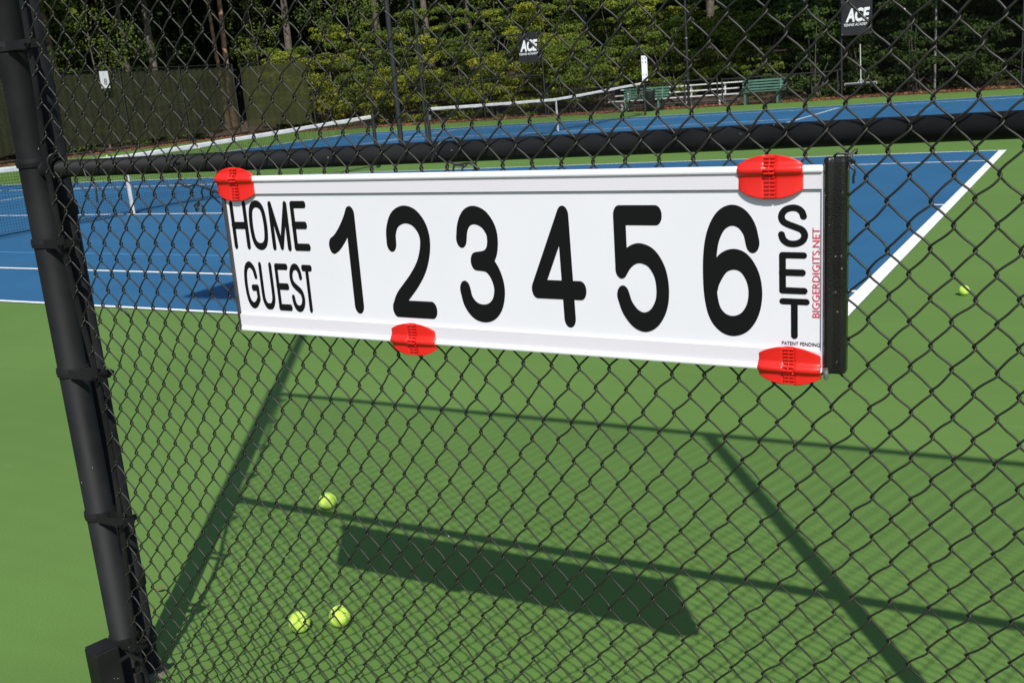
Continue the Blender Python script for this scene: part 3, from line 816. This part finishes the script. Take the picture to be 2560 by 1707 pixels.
def fabric():
    b = MB()
    p0, kgrow = 0.0630, 0.000105
    # half-column positions: index h, knot rows at z=1.439+n*DZ for even h, shifted half a row for odd h
    DZ = 0.0762
    cols = {}
    s = 2.0285; h = 0; cols[0] = s
    while s > 0.02:
        p = (p0+kgrow*h)/2
        s -= p; h -= 1; cols[h] = s
    s = 2.0285; h = 0
    while s < 5.0:
        s += p0/2; h += 1; cols[h] = s
    hs = sorted(cols)
    th_hi = np.radians([0, 14, 34, 62, 90, 118, 146, 166, 180, 194, 214, 242, 270, 298, 326, 346])
    th_lo = np.radians([0, 20, 90, 160, 180, 200, 270, 340])
    rr = np.random.default_rng(3)
    tight = {h: rr.normal(0, 0.0006) for h in hs}
    def wire(h, za, zb, th, sides, r):
        sl, sr = cols[h], cols.get(h+1)
        if sr is None: return
        xc = (sl+sr)/2; a = (sr-sl)/2+0.0024
        off = 0.0 if h % 2 == 0 else 0.5
        ztop = 1.439+DZ*off
        n1 = math.ceil((zb-ztop)/DZ)
        n2 = math.ceil((ztop-za)/DZ)
        ph = np.concatenate([k*2*np.pi+th for k in range(-n1, n2)]+[np.array([n2*2*np.pi])])
        z = ztop-DZ*ph/(2*np.pi)
        c = np.cos(ph); sn = np.sin(ph)
        x = xc-a*np.arcsin(0.975*c)/math.asin(0.975)
        # slack and small hand-bent irregularities that neighbouring wires share
        y = MESH_Y+0.0052*np.tanh(2.4*sn)/math.tanh(2.4)
        dz_ = 0.0011*np.sin(x*71+z*23)+0.0008*np.sin(z*131+x*37)
        dx_ = 0.0011*np.sin(x*53+z*67+1)+0.0007*np.sin(z*149-x*83)
        x = x+(bars(z)-0.089)*shear_amp(x)+dx_
        z = z+dz_+0.0004*np.sin(ph*0.5+h)
        keep = (z >= za-1e-6) & (z <= zb+1e-6) & (x > bars(z)-0.012)
        idx = np.flatnonzero(keep)
        if len(idx) < 3: return
        for run in np.split(idx, np.flatnonzero(np.diff(idx) > 1)+1):
            if len(run) < 3: continue
            b.tube(np.stack([x[run], y[run], z[run]], -1), r, sides, True, up=(0, 1, 0.01))
    for h in hs[:-1]:
        if cols[h] < 2.55:
            wire(h, 0.035, 1.98, th_hi, 6, 0.0019)
            wire(h, 1.98, 3.0, th_lo, 4, 0.0019)
        else:
            wire(h, 0.035, 3.0, th_lo, 4, 0.0019)
    return b
o = fabric().build('wire_mesh', WIRE, NF, smooth=True); tag(o, kind='stuff')

pp = MB(); pp.tube([(0, 0, 0), (0, 0, 3.05)], 0.0362, 32)
pp.build('terminal_post', PIPE, NF, smooth=True)
MB().lathe([(0.0368, 3.02), (0.040, 3.03), (0.040, 3.06), (0.028, 3.09), (0.0, 3.10)], 24).build('post_cap', PIPE, NF, smooth=True)
for s in (2.514, 5.03):
    MB().tube([(s, 0.0, 0), (s, 0.0, 3.01)], 0.030, 20).build('line_post', PIPE, NF, smooth=True)
# rails in bays
MB().tube([(0.075, 0, 1.470), (1.2, 0.001, 1.4685), (2.483, 0, 1.470)], 0.0208, 24).build('middle_rail', PIPE, NF, smooth=True)
MB().tube([(2.545, 0, 1.470), (5.0, 0, 1.470)], 0.0208, 20).build('middle_rail', PIPE, NF, smooth=True)
MB().tube([(0.037, 0, 3.01), (5.1, 0, 3.01)], 0.0208, 20).build('top_rail', PIPE, NF, smooth=True)
MB().tube([(0.05, -0.0, 0.045), (5.05, 0.0, 0.045)], 0.0019, 6).build('tension_wire', WIRE, NF)
# rail end cup
cup = MB()
cup.tube([(0.036, 0.0, 1.47), (0.062, 0.0, 1.47), (0.070, 0, 1.47), (0.098, 0, 1.47)], [0.018, 0.0255, 0.0265, 0.0265], 24)
cup.build('rail_end_cup', PIPE, NF, smooth=True)
# tension bar
tbm = MB(); zz = np.linspace(0.03, 2.98, 40); vs = []; fs = []
for z in zz:
    s = bars(z)-0.010
    for dx, dy in ((-0.008, -0.0025), (0.008, -0.0025), (0.008, 0.0025), (-0.008, 0.0025)): vs.append((s+dx, MESH_Y+dy, z))
for i in range(len(zz)-1):
    for j in range(4): fs.append((i*4+j, i*4+(j+1) % 4, i*4+4+(j+1) % 4, i*4+4+j))
fs += [(3, 2, 1, 0), tuple(len(zz)*4-4+k for k in range(4))]
tbm.add(vs, fs).build('tension_bar', PIPE, NF)
# brace bands
def band(z, cup_band=False):
    b = MB()
    r0, r1, hh = 0.0368, 0.0400, 0.0115
    b.lathe([(r0, z-hh), (r1, z-hh+0.001), (r1+0.0012, z), (r1, z+hh-0.001), (r0, z+hh), (r0, z-hh)], 32)
    L_ = bars(z)+0.012
    if not cup_band:
        for yy in (-0.0345, 0.0):
            b.box(((0.028+L_)/2, yy, z), (L_-0.028, 0.0032, 0.021))
        b.box((L_-0.004, -0.017, z), (0.006, 0.034, 0.020))
    o = b.build('brace_band', PIPE, NF)
    if not cup_band:
        q = MB(); q.tube([(L_-0.008, -0.052, z), (L_-0.008, 0.018, z)], 0.0042, 10); q.tube([(L_-0.008, -0.044, z), (L_-0.008, -0.037, z)], 0.0085, 6)
        q.tube([(L_-0.008, 0.006, z), (L_-0.008, 0.012, z)], 0.0085, 10)
        q.build('bolt', PIPE, o)
    return o
for z in (0.177, 0.552, 0.952, 1.290, 1.765, 2.15, 2.55, 2.9): band(z)
band(1.489, True)

# second pole behind the terminal post; the lamp head on top is unseen, guessed
LP = thing('light_pole', 'second black pole standing close behind the leaning-looking gate post', 'pole', (10.893, -9.437, 0), FA)
MB().tube([(0, 0, 0), (0, 0, 6.0)], 0.034, 28).build('pole', PIPE, LP, smooth=True)
MB().box((0.0, 0.0, 6.07), (0.16, 0.10, 0.14)).build('mounting_bracket', PIPE, LP)
MB().box((-0.38, -0.22, 6.20), (1.35, 0.78, 0.12)).build('unseen_lamp_box', PIPE, LP, bevel=0.02)  # added out of view to cast the shadow patch on the blue court
for z in (0.12, 0.30, 1.36):
    MB().lathe([(0.0345, z-0.02), (0.0385, z-0.018), (0.0385, z+0.018), (0.0345, z+0.02)], 24).build('pole_band', PIPE, LP)
MB().lathe([(0.036, -0.001), (0.058, 0.0), (0.050, 0.012), (0.036, 0.014)], 20).build('footing', mat('grey_mortar_footing', (0.13, 0.12, 0.08), 0.9, var=0.2, vscale=20, bump=0.8, bscale=60), LP)

# gate stop
gs = thing('gate_stop', 'short square black steel gate stop at the foot of the gate post', 'gate stop', (10.975, -9.63, 0), R(-14))
MB().box((0, 0, 0.105), (0.066, 0.066, 0.21)).build('stop_post', PIPE, gs, bevel=0.004)
MB().box((0, 0, 0.2125), (0.062, 0.062, 0.003)).build('cap_plate', PIPE, gs, bevel=0.0015)
lt = MB(); lt.tube([(0.033, 0.03, 0.165), (0.06, 0.045, 0.185), (0.07, 0.07, 0.16), (0.062, 0.08, 0.11), (0.058, 0.08, 0.0)], 0.006, 8)
lt.build('latch_rod', PIPE, gs)

# tie wires on the middle rail
def tie(name, pts, r=0.0021, lab=None, parent=NF, m_=None):
    P = np.array(pts, float)
    # Catmull-Rom
    out = []
    Q = np.concatenate([P[:1]*2-P[1:2], P, P[-1:]*2-P[-2:-1]])
    for i in range(1, len(Q)-2):
        for t in np.linspace(0, 1, 6, endpoint=False):
            a, b_, c, d = Q[i-1], Q[i], Q[i+1], Q[i+2]
            out.append(0.5*((2*b_)+(-a+c)*t+(2*a-5*b_+4*c-d)*t*t+(-a+3*b_-3*c+d)*t**3))
    out.append(P[-1])
    b = MB(); b.tube(out, r, 6)
    return b.build(name, m_ or TIE, parent, smooth=True)
y0 = MESH_Y-0.004
tie('wire_tie', [(1.195, y0, 1.455), (1.205, y0-0.006, 1.468), (1.215, y0-0.004, 1.484), (1.225, -0.016, 1.494), (1.236, 0.0, 1.4935), (1.240, 0.02, 1.482)])
tie('wire_tie', [(1.300, y0-0.002, 1.436), (1.285, y0-0.005, 1.447), (1.268, y0-0.004, 1.4475), (1.250, y0-0.012, 1.449), (1.243, y0-0.012, 1.453)])
tie('wire_tie', [(1.272, y0-0.010, 1.4435), (1.252, y0-0.008, 1.4455), (1.244, y0-0.002, 1.440), (1.240, y0, 1.425), (1.238, y0, 1.405), (1.232, y0, 1.385)])
tie('wire_tie', [(0.520, y0+0.01, 1.492), (0.512, y0-0.004, 1.488), (0.505, y0-0.006, 1.476), (0.498, y0-0.003, 1.466), (0.492, y0+0.02, 1.456)])
tie('wire_tie', [(0.515, y0-0.002, 1.487), (0.524, y0-0.012, 1.494), (0.532, y0-0.008, 1.490)])
tie('wire_tie', [(0.115, y0+0.03, 1.50), (0.110, y0+0.005, 1.508), (0.103, y0-0.008, 1.497), (0.100, y0-0.006, 1.475), (0.104, y0+0.0, 1.452)], 0.0024)
tie('wire_tie', [(0.215, y0-0.002, 1.470), (0.225, y0-0.006, 1.452), (0.238, y0-0.004, 1.436), (0.247, y0-0.003, 1.425), (0.2475, y0-0.004, 1.412), (0.2475, y0-0.006, 1.388)])
tie('wire_tie', [(0.245, y0-0.004, 1.140), (0.257, y0-0.003, 1.130), (0.270, y0+0.001, 1.124), (0.280, y0+0.002, 1.116)])
# ties that hold the board
tie('wire_tie', [(0.505, y0, 1.428), (0.525, y0-0.004, 1.427), (0.545, y0-0.006, 1.421), (0.575, y0-0.006, 1.424), (0.605, y0-0.008, 1.416), (0.632, y0-0.010, 1.408), (0.655, y0-0.012, 1.404)])
tie('wire_tie', [(0.655, y0-0.004, 1.414), (0.638, y0-0.003, 1.405), (0.622, y0-0.003, 1.412)])
tie('wire_tie', [(0.560, y0, 1.365), (0.565, y0-0.008, 1.372), (0.572, y0-0.004, 1.380), (0.577, y0-0.008, 1.388), (0.585, y0-0.002, 1.396), (0.588, y0-0.006, 1.410), (0.594, y0-0.003, 1.418)])
tie('wire_tie', [(0.572, y0-0.006, 1.370), (0.562, y0-0.008, 1.378), (0.575, y0-0.010, 1.384)])

# ------------------------------------------------------------------ score board
# local frame of the board: u to the right, v up, thickness towards the camera (-y)
BO = thing('score_board', 'white score board reading HOME GUEST 1 2 3 4 5 6 SET on the fence', 'score board')
BO.parent = None
tilt = math.atan2(1.4226-1.4403, 1.930-0.640)
ca, sa = math.cos(FA), math.sin(FA)
def fence_pt(s, yy, z): return (F0[0]+s*ca-yy*sa, F0[1]+s*sa+yy*ca, z)
BO.location = fence_pt(0.658, MESH_Y-0.0075, 1.1005)
BO.rotation_euler = (0, -math.atan2(-0.0163, 1.275), FA)
BL, BH = 1.275, 0.3405
# lettering was laid out on the fence plane; the face stands 13 mm nearer, so its true size is 0.8 % smaller
def bu(s): return 2.3143+(s-2.3143)*0.992-0.658
def bv(s, z): return 1.598+(z-1.598)*0.992-1.1005+0.0163*bu(s)/1.275
MB().box((BL/2, -0.0045, BH/2), (BL, 0.007, BH-0.0012)).build('panel', WHITE, BO)
# header and footer channel strips stand a little proud
MB().box((BL/2, -0.0105, BH-0.0248), (BL, 0.005, 0.0262)).build('header_strip', STRIP, BO, bevel=0.0006)
MB().box((BL/2, -0.0105, 0.0225), (BL, 0.005, 0.0285)).build('footer_strip', STRIP, BO, bevel=0.0006)
for nm, z, r in (('top_rail', BH-0.0058, 0.0058), ('bottom_rail', 0.0042, 0.0046)):
    MB().box((BL/2, -0.0115, z), (BL-0.003, 0.0125, 2*r)).build(nm, WHITE_RAIL, BO, bevel=0.0032)
MB().box((BL/2, 0.001, BH/2), (BL-0.004, 0.002, BH-0.006)).build('back_plate', GASKET, BO)
# thin dark strip standing in for the shade under the header strip
MB().box((BL/2, -0.0085, BH-0.0385), (BL, 0.0012, 0.0012)).build('shade_line', GASKET, BO)
MB().box((BL-0.0022, -0.0105, BH/2), (0.0042, 0.006, BH-0.016)).build('edge_trim', STRIP, BO, bevel=0.0008)
# left dark end cap
MB().box((-0.004, -0.004, BH/2), (0.008, 0.018, BH)).build('end_cap', GASKET, BO, bevel=0.002)
# right black channel: rounded upright half-tube flanking a flat side
ch = MB()
prof = [(-0.002, 0.004), (-0.002, -0.016), (0.001, -0.020), (0.006, -0.0225), (0.011, -0.020), (0.014, -0.0185), (0.026, -0.0185), (0.031, -0.016), (0.0335, -0.010), (0.0335, 0.004)]
vs = []; fs = []
levels = [(0.0015, 0.93), (0.004, 1.0), (BH+0.0045, 1.0), (BH+0.009, 0.97), (BH+0.011, 0.90)]
for z, k in levels:
    for a, b_ in prof: vs.append((BL+0.0015+0.016+(a-0.016)*k, 0.004+(b_-0.004)*k, z))
m = len(prof)
for i in range(len(levels)-1):
    for j in range(m): fs.append((i*m+j, i*m+(j+1) % m, (i+1)*m+(j+1) % m, (i+1)*m+j))
fs += [tuple(range(m)), tuple(range((len(levels)-1)*m, len(levels)*m))[::-1]]
chn = ch.add(vs, fs).build('end_channel', BLACKGLOSS, BO)
chn['label'] = 'thick glossy black upright end channel'
for z in (0.030, BH-0.025):
    q = MB(); q.tube([(BL+0.025, -0.0168, z), (BL+0.025, -0.0150, z)], 0.0034, 14); q.build('rivet', STEEL, chn)
q = MB(); q.tube([(BL+0.006, -0.021, 0.012), (BL+0.006, -0.023, 0.006), (BL+0.006, -0.022, -0.004), (BL+0.006, -0.018, -0.008)], [0.003, 0.0042, 0.0042, 0.003], 12)
q.build('rivet', STEEL, chn, smooth=True)
# ties at the top of the channel
def board_pt(u, y, v_): return (u, y, v_)
tie('wire_tie', [(BL+0.014, -0.012, BH+0.012), (BL+0.020, -0.015, BH+0.017), (BL+0.030, -0.012, BH+0.017), (BL+0.040, -0.010, BH+0.016), (BL+0.046, -0.004, BH+0.021), (BL+0.044, 0.006, BH+0.014)], 0.0019, parent=BO)
tie('wire_tie', [(BL+0.048, -0.006, BH+0.022), (BL+0.040, -0.014, BH+0.012), (BL+0.046, -0.012, BH+0.004), (BL+0.038, -0.010, BH+0.000), (BL+0.036, -0.013, BH-0.010)], 0.0019, parent=BO)
tie('wire_tie', [(BL+0.036, -0.008, BH+0.004), (BL+0.040, -0.012, BH-0.004), (BL+0.046, -0.012, BH-0.010), (BL+0.044, -0.012, BH-0.020), (BL+0.044, -0.010, BH-0.030)], 0.0019, parent=BO)
tie('wire_tie', [(0.600, 0.0, BH+0.001), (0.606, -0.006, BH+0.006), (0.614, -0.002, BH+0.012)], 0.0019, parent=BO)

# --- printed digits and letters, drawn with a round pen
C = '|'   # marks a sharp corner after the point
GL = {
 '1': [[(0, .66), (.22, .70), (.55, .80), (.85, .92), (1, 1, C), (1, 0)]],
 '2': [[(0, .70), (.02, .82), (.13, .93), (.3, .985), (.5, 1), (.72, .965), (.9, .87), (.97, .75), (.93, .61), (.8, .46), (.58, .32), (.33, .20), (.12, .10), (0, 0, C), (1, 0)]],
 '3': [[(0, .76), (.06, .88), (.2, .97), (.42, 1), (.68, .96), (.86, .86), (.90, .75), (.84, .63), (.68, .56), (.38, .535)], [(.38, .535), (.7, .515), (.9, .42), (1, .27), (.93, .12), (.75, .03), (.5, 0), (.25, .03), (.07, .12), (0, .24)]],
 '4': [[(.72, 0), (.68, 1, C), (0, .28, C), (1, .28)]],
 '5': [[(.88, 1), (0, 1, C), (0, .50, C), (.13, .58), (.3, .635), (.5, .65), (.75, .605), (.94, .48), (1, .32), (.95, .17), (.78, .05), (.55, 0), (.32, .03), (.12, .13), (.02, .25)]],
 '6': [[(.95, .76), (.88, .88), (.72, .97), (.5, 1), (.27, .95), (.1, .82), (.02, .65), (0, .45), (.02, .27), (.1, .12), (.27, .03), (.5, 0), (.75, .04), (.93, .15), (1, .3), (.95, .45), (.78, .57), (.55, .61), (.3, .57), (.1, .44), (.02, .33)]],
 'S': [[(.95, .76), (.88, .88), (.72, .97), (.48, 1), (.22, .96), (.05, .86), (0, .74), (.08, .62), (.3, .54), (.6, .47), (.88, .39), (1, .26), (.94, .12), (.75, .03), (.5, 0), (.25, .03), (.07, .13), (0, .26)]],
 'E': [[(.97, 1), (0, 1, C), (0, 0, C), (1, 0)], [(0, .52), (.92, .52)]],
 'T': [[(0, 1), (1, 1)], [(.5, 1), (.5, 0)]],
 'H': [[(0, 0), (0, 1)], [(1, 0), (1, 1)], [(0, .5), (1, .5)]],
 'O': [[(.5, 1), (.22, .95), (.06, .8), (0, .5), (.06, .2), (.22, .05), (.5, 0), (.78, .05), (.94, .2), (1, .5), (.94, .8), (.78, .95), (.5, 1)]],
 'M': [[(0, 0), (0, 1, C), (.5, .02, C), (1, 1, C), (1, 0)]],
 'G': [[(.94, .72), (.84, .88), (.66, .97), (.46, 1), (.22, .94), (.06, .78), (0, .5), (.06, .22), (.22, .06), (.48, 0), (.75, .05), (.98, .17, C), (.98, .44, C), (.60, .44)]],
 'U': [[(0, 1), (0, .3), (.08, .12), (.26, .02), (.5, 0), (.74, .02), (.92, .12), (1, .3), (1, 1)]],
}
def smooth_path(pts):
    segs = []; cur = []
    for p in pts:
        cur.append(p[:2])
        if len(p) > 2: segs.append(cur); cur = [p[:2]]
    segs.append(cur)
    out = []
    for sg_ in segs:
        P = np.array(sg_, float)
        if len(P) == 2: out.append(P); continue
        if np.allclose(P[0], P[-1]): Q = np.concatenate([P[-2:-1], P, P[1:2]])
        else: Q = np.concatenate([P[:1]*2-P[1:2], P, P[-1:]*2-P[-2:-1]])
        res = []
        for i in range(1, len(Q)-2):
            for t in np.linspace(0, 1, 7, endpoint=False):
                a, b_, c, d = Q[i-1], Q[i], Q[i+1], Q[i+2]
                res.append(0.5*((2*b_)+(-a+c)*t+(2*a-5*b_+4*c-d)*t*t+(-a+3*b_-3*c+d)*t**3))
        res.append(P[-1]); out.append(np.array(res))
    return out
def glyph(ch_, s0, s1, z0, z1, rx, ry, name):
    """box s0..s1, z0..z1 in fence coordinates"""
    b = MB(); k = 0
    u0, u1 = bu(s0)+rx, bu(s1)-rx
    sm = (s0+s1)/2
    v0, v1 = bv(sm, z0)+ry, bv(sm, z1)-ry
    for path in GL[ch_]:
        for P in smooth_path(path):
            k += 1
            W = np.stack([u0+(u1-u0)*P[:, 0], v0+(v1-v0)*P[:, 1]], -1)
            Q = W/np.array([rx, ry])
            t = np.gradient(Q, axis=0); t /= np.linalg.norm(t, axis=1)[:, None]
            n_ = np.stack([-t[:, 1], t[:, 0]], -1)
            Lf, Rt = (Q+n_), (Q-n_)
            y = -0.0083-0.00035*(k-1)
            vs = []; fs = []
            for i, (a_, c_) in enumerate(zip(Lf, Rt)):
                vs.append((a_[0]*rx, y-4e-6*i, a_[1]*ry)); vs.append((c_[0]*rx, y-4e-6*i, c_[1]*ry))
            for i in range(len(Q)-1): fs.append((2*i, 2*i+1, 2*i+3, 2*i+2))
            b.add(vs, fs)
            for e, c_ in enumerate((Q[0], Q[-1])):
                an = np.linspace(0, 2*np.pi, 28, endpoint=False)
                yy = y-0.00003 if e == 0 else y-4e-6*len(Q)-0.00003
                b.add([((c_[0]+math.cos(q_))*rx, yy, (c_[1]+math.sin(q_))*ry) for q_ in an], [tuple(range(28))])
    return b.build(name, VINYL, BO)
for a in (('1', .9161, .9901, 1.1460, 1.3710), ('2', 1.0636, 1.1711, 1.1417, 1.3696), ('3', 1.2294, 1.3299, 1.1394, 1.3670), ('4', 1.3888, 1.5018, 1.1368, 1.3650), ('5', 1.5613, 1.6620, 1.1359, 1.3635), ('6', 1.7243, 1.8273, 1.1354, 1.3619)):
    glyph(*a, 0.0117, 0.0177, 'digit')
for a in (('S', .0, .0, 0, 0),): pass
for a in (('S', 1.8545, 1.9035, 1.2907, 1.3608), ('E', 1.8559, 1.9028, 1.2126, 1.2825), ('T', 1.8558, 1.9060, 1.1354, 1.2046)):
    glyph(*a, 0.0056, 0.0054, 'letter')
for a in (('H', .6524, .6996, 1.2793, 1.3860), ('O', .7038, .7542, 1.2782, 1.3866), ('M', .7623, .8150, 1.2770, 1.3839), ('E', .8230, .8667, 1.2774, 1.3832)):
    glyph(*a, 0.0050, 0.0078, 'letter')
for a in (('G', .6671, .7082, 1.1468, 1.2531), ('U', .7132, .7509, 1.1457, 1.2521), ('E', .7589, .7966, 1.1451, 1.2494), ('S', .7984, .8342, 1.1433, 1.2499), ('T', .8337, .8623, 1.1425, 1.2473)):
    glyph(*a, 0.0043, 0.0072, 'letter')
def fit_text(o, w, h):
    """scale a text object so that its unrotated box is w x h"""
    bpy.context.view_layer.update()
    bb = np.array([c[:] for c in o.bound_box]); d = bb.max(0)-bb.min(0)
    o.scale = (w/d[0], h/d[1], 1)
o = text('web_address', 'BIGGERDIGITS.NET', REDTXT, BO, (bu(1.9172), -0.0090, bv(1.917, 1.2476)), (R(90), R(-90), 0), 0.013, 0.0001)
fit_text(o, 0.1479, 0.0118)
o = text('patent_notice', 'PATENT PENDING', VINYL, BO, (bu(1.8915), -0.0090, bv(1.8915, 1.1270)), (R(90), 0, 0), 0.007, 0.0001)
fit_text(o, 0.0625, 0.0062)

# --- red slide clips
def clip(sc, zc, w, h, top, lab):
    u0 = bu(sc); v0 = bv(sc, zc)
    # world position of the clip centre on the board face
    mw = Matrix.Translation(BO.location) @ BO.rotation_euler.to_matrix().to_4x4()
    root = thing('score_clip', lab, 'score marker clip', (0, 0, 0), 0, 'red score marker clips on the board')
    root.matrix_world = mw @ Matrix.Translation((u0, -0.0135, v0))
    nu, nv = 44, 40
    vr = (bv(sc, 1.0965+0)*0+(BH-0.0058 if top else 0.0042)-v0)/(h/2)   # rail height in clip units
    def depth(q):   # q in -1..1 along the height: bulge over the rail tube
        d_ = 0.0022+0.0070*math.exp(-(abs(q-vr)/0.22)**3)
        fl = (-q if top else q)
        if fl > 0.2: d_ += 0.0018*((fl-0.2)/0.8)**1.5
        return d_
    vs = []; fs = []
    def pt(i, j, back):
        a = -1+2*i/nu; q = -1+2*j/nv
        hh = 1-0.42*abs(a)**2.3
        ww = 1+0.02*math.cos(q*1.5)
        y_ = -(depth(q*hh))-0.0012*(1-a*a)+0.0030*max(0.0, 1-(a/0.20)**6)
        y_ += 0.0030*abs(a)**7
        return (a*w/2*ww, y_+(0.0024 if back else 0), q*hh*h/2)
    for back in (0, 1):
        for i in range(nu+1):
            for j in range(nv+1): vs.append(pt(i, j, back))
    N = (nu+1)*(nv+1)
    for i in range(nu):
        for j in range(nv):
            a = i*(nv+1)+j
            fs.append((a, a+nv+1, a+nv+2, a+1)); fs.append((N+a, N+a+1, N+a+nv+2, N+a+nv+1))
    ring = [i*(nv+1) for i in range(nu)]+[nu*(nv+1)+j for j in range(nv)]+[i*(nv+1)+nv for i in range(nu, 0, -1)]+[j for j in range(nv, 0, -1)]
    for a, c_ in zip(ring, ring[1:]+ring[:1]): fs.append((c_, a, N+a, N+c_))
    MB().add(vs, fs).build('shell', RED, root, smooth=True)
    # laces: a stitched spine with rungs
    lc = MB(); n = 11
    zz_ = np.linspace(-0.95, 0.95, 60)
    lc.tube([(0, -(depth(q))-0.0016, q*h/2) for q in zz_], 0.0013, 8)
    for k in range(n):
        q = -0.90+1.8*k/(n-1)
        y_ = -(depth(q))-0.0006
        tl = math.atan2(depth(q+0.03)-depth(q-0.03), 0.06*h/2)
        lc.box((0, y_-0.0008, q*h/2), (0.0172, 0.0040, h*0.044), Matrix.Rotation(tl, 3, 'X'))
    lc.build('laces', RED, root, bevel=0.0005)
    return root
clip(1.8435, 1.4070, .1045, .0705, True, 'red clip on the top edge of the score board near its right end')
clip(1.8734, 1.0898, .1025, .0665, False, 'red clip on the bottom edge of the score board near its right end')
clip(0.6831, 1.4224, .1035, .0715, True, 'red clip on the top left corner of the score board, above HOME')
clip(1.1106, 1.0982, .1050, .0670, False, 'red clip on the bottom edge of the score board, below the number 2')

# ------------------------------------------------------------------ tennis balls
def ball_meshes():
    r = 0.0335
    b = MB(); n, m = 32, 20
    prof = [(max(r*math.sin(math.pi*j/m), 1e-5), -r*math.cos(math.pi*j/m)) for j in range(m+1)]
    b.lathe(prof, n)
    s = MB(); pts = []
    A = 0.44
    for t in np.linspace(0, 2*np.pi, 97):
        # classic seam curve on the sphere
        x = math.cos(t)*0.75+0.25*math.cos(3*t); y = math.sin(t)*0.75-0.25*math.sin(3*t); z = 2*math.sqrt(0.75*0.25)*math.sin(2*t)
        pts.append(np.array([x, y, z])/math.sqrt(x*x+y*y+z*z)*(r*1.0005))
    s.tube(pts, 0.0011, 6, False)
    return b, s
balls = [((10.626, -8.282), 'tennis ball beside the shadow of the fence rail, the farther of the near three', (0.5, 0.4, 2.2)),
         ((11.166, -9.080), 'left tennis ball of the two nearest the bottom edge, showing its seam', (1.0, 0.3, 0.4)),
         ((11.264, -9.006), 'right tennis ball of the two nearest the bottom edge, with black print on it', (1.6, 0.2, 2.6)),
         ((12.460, -4.094), 'lone tennis ball on green ground at the right, outside the white baseline', (0.3, 1.2, 0)),
         ((-12.33, 23.9), 'far tennis ball near the leaves at the foot of the far fence', (0, 0.5, 0)),
         ((-7.6, 5.9), 'tiny tennis ball in the far left part of the near court seen through the net', (0, 0, 1)),
         ((-18.2, 15.1), 'tiny tennis ball left of its twin, on the ground below the left windscreen', (1, 0, 1)),
         ((-18.0, 14.5), 'tiny tennis ball right of its twin, on the ground below the left windscreen', (0, 1, 1))]
bb_, ss_ = ball_meshes()
first = thing('tennis_ball', balls[0][1], 'tennis ball', (0, 0, 0), 0, 'tennis balls scattered over the courts')
bb_.build('felt', BALL, first, smooth=True); ss_.build('seam', SEAM, first, smooth=True)
for k, ((x, y), lab, rot) in enumerate(balls):
    o = first if k == 0 else copy_tree(first)
    z = 0.0335 + (0.004 if abs(x) < 11.885 and abs(y) < 5.485 else 0.0)
    o.location = (x, y, z); o.rotation_euler = rot; o['label'] = lab
    if k == 2:
        # black print: short strokes on the upper side facing the camera
        pm = MB(); r = 0.0337
        inv = Matrix.Rotation(0, 3, 'X')
        cdir = np.array([13.276-x, -11.229-y, 1.56]); cdir /= np.linalg.norm(cdir)
        e1 = np.cross(cdir, (0, 0, 1)); e1 = -e1/np.linalg.norm(e1); e2 = np.cross(cdir, e1); e2 = e2 if e2[2] > 0 else -e2
        Rm_ = np.array(o.rotation_euler.to_matrix()).T
        def onball(a, b_): 
            v_ = e1*a+e2*b_+cdir*math.sqrt(max(0.01, 1-a*a-b_*b_)); return Rm_ @ (v_*r)
        # letter skeletons along two arcs
        shapes = [[(0, 0), (0, 1), (.7, 1), (.7, .5), (0, .5)], [(0, 0), (0, .6), (.6, .6)], [(0, 0), (.6, 0), (.6, .6), (0, .6), (0, 0)], [(0, 0), (0, .6)], [(.6, 0), (0, 0), (0, .6), (.6, .6), (.6, -.4), (0, -.4)]]
        for q, (cx_, cy_, ang) in enumerate(((-.30, .56, -.1), (-.16, .56, -.25), (-.02, .52, -.35), (.30, .36, -.75), (.38, .25, -.8), (.46, .14, -.85))):
            sh = shapes[q % 5]; c1, s1 = math.cos(ang), math.sin(ang)
            pts = [onball(cx_+(px_*c1-py_*s1)*.11, cy_+(px_*s1+py_*c1)*.11) for px_, py_ in sh]
            pm.tube(pts, 0.0007, 5, True, up=tuple(cdir))
        pm.build('black_print', VINYL, o)
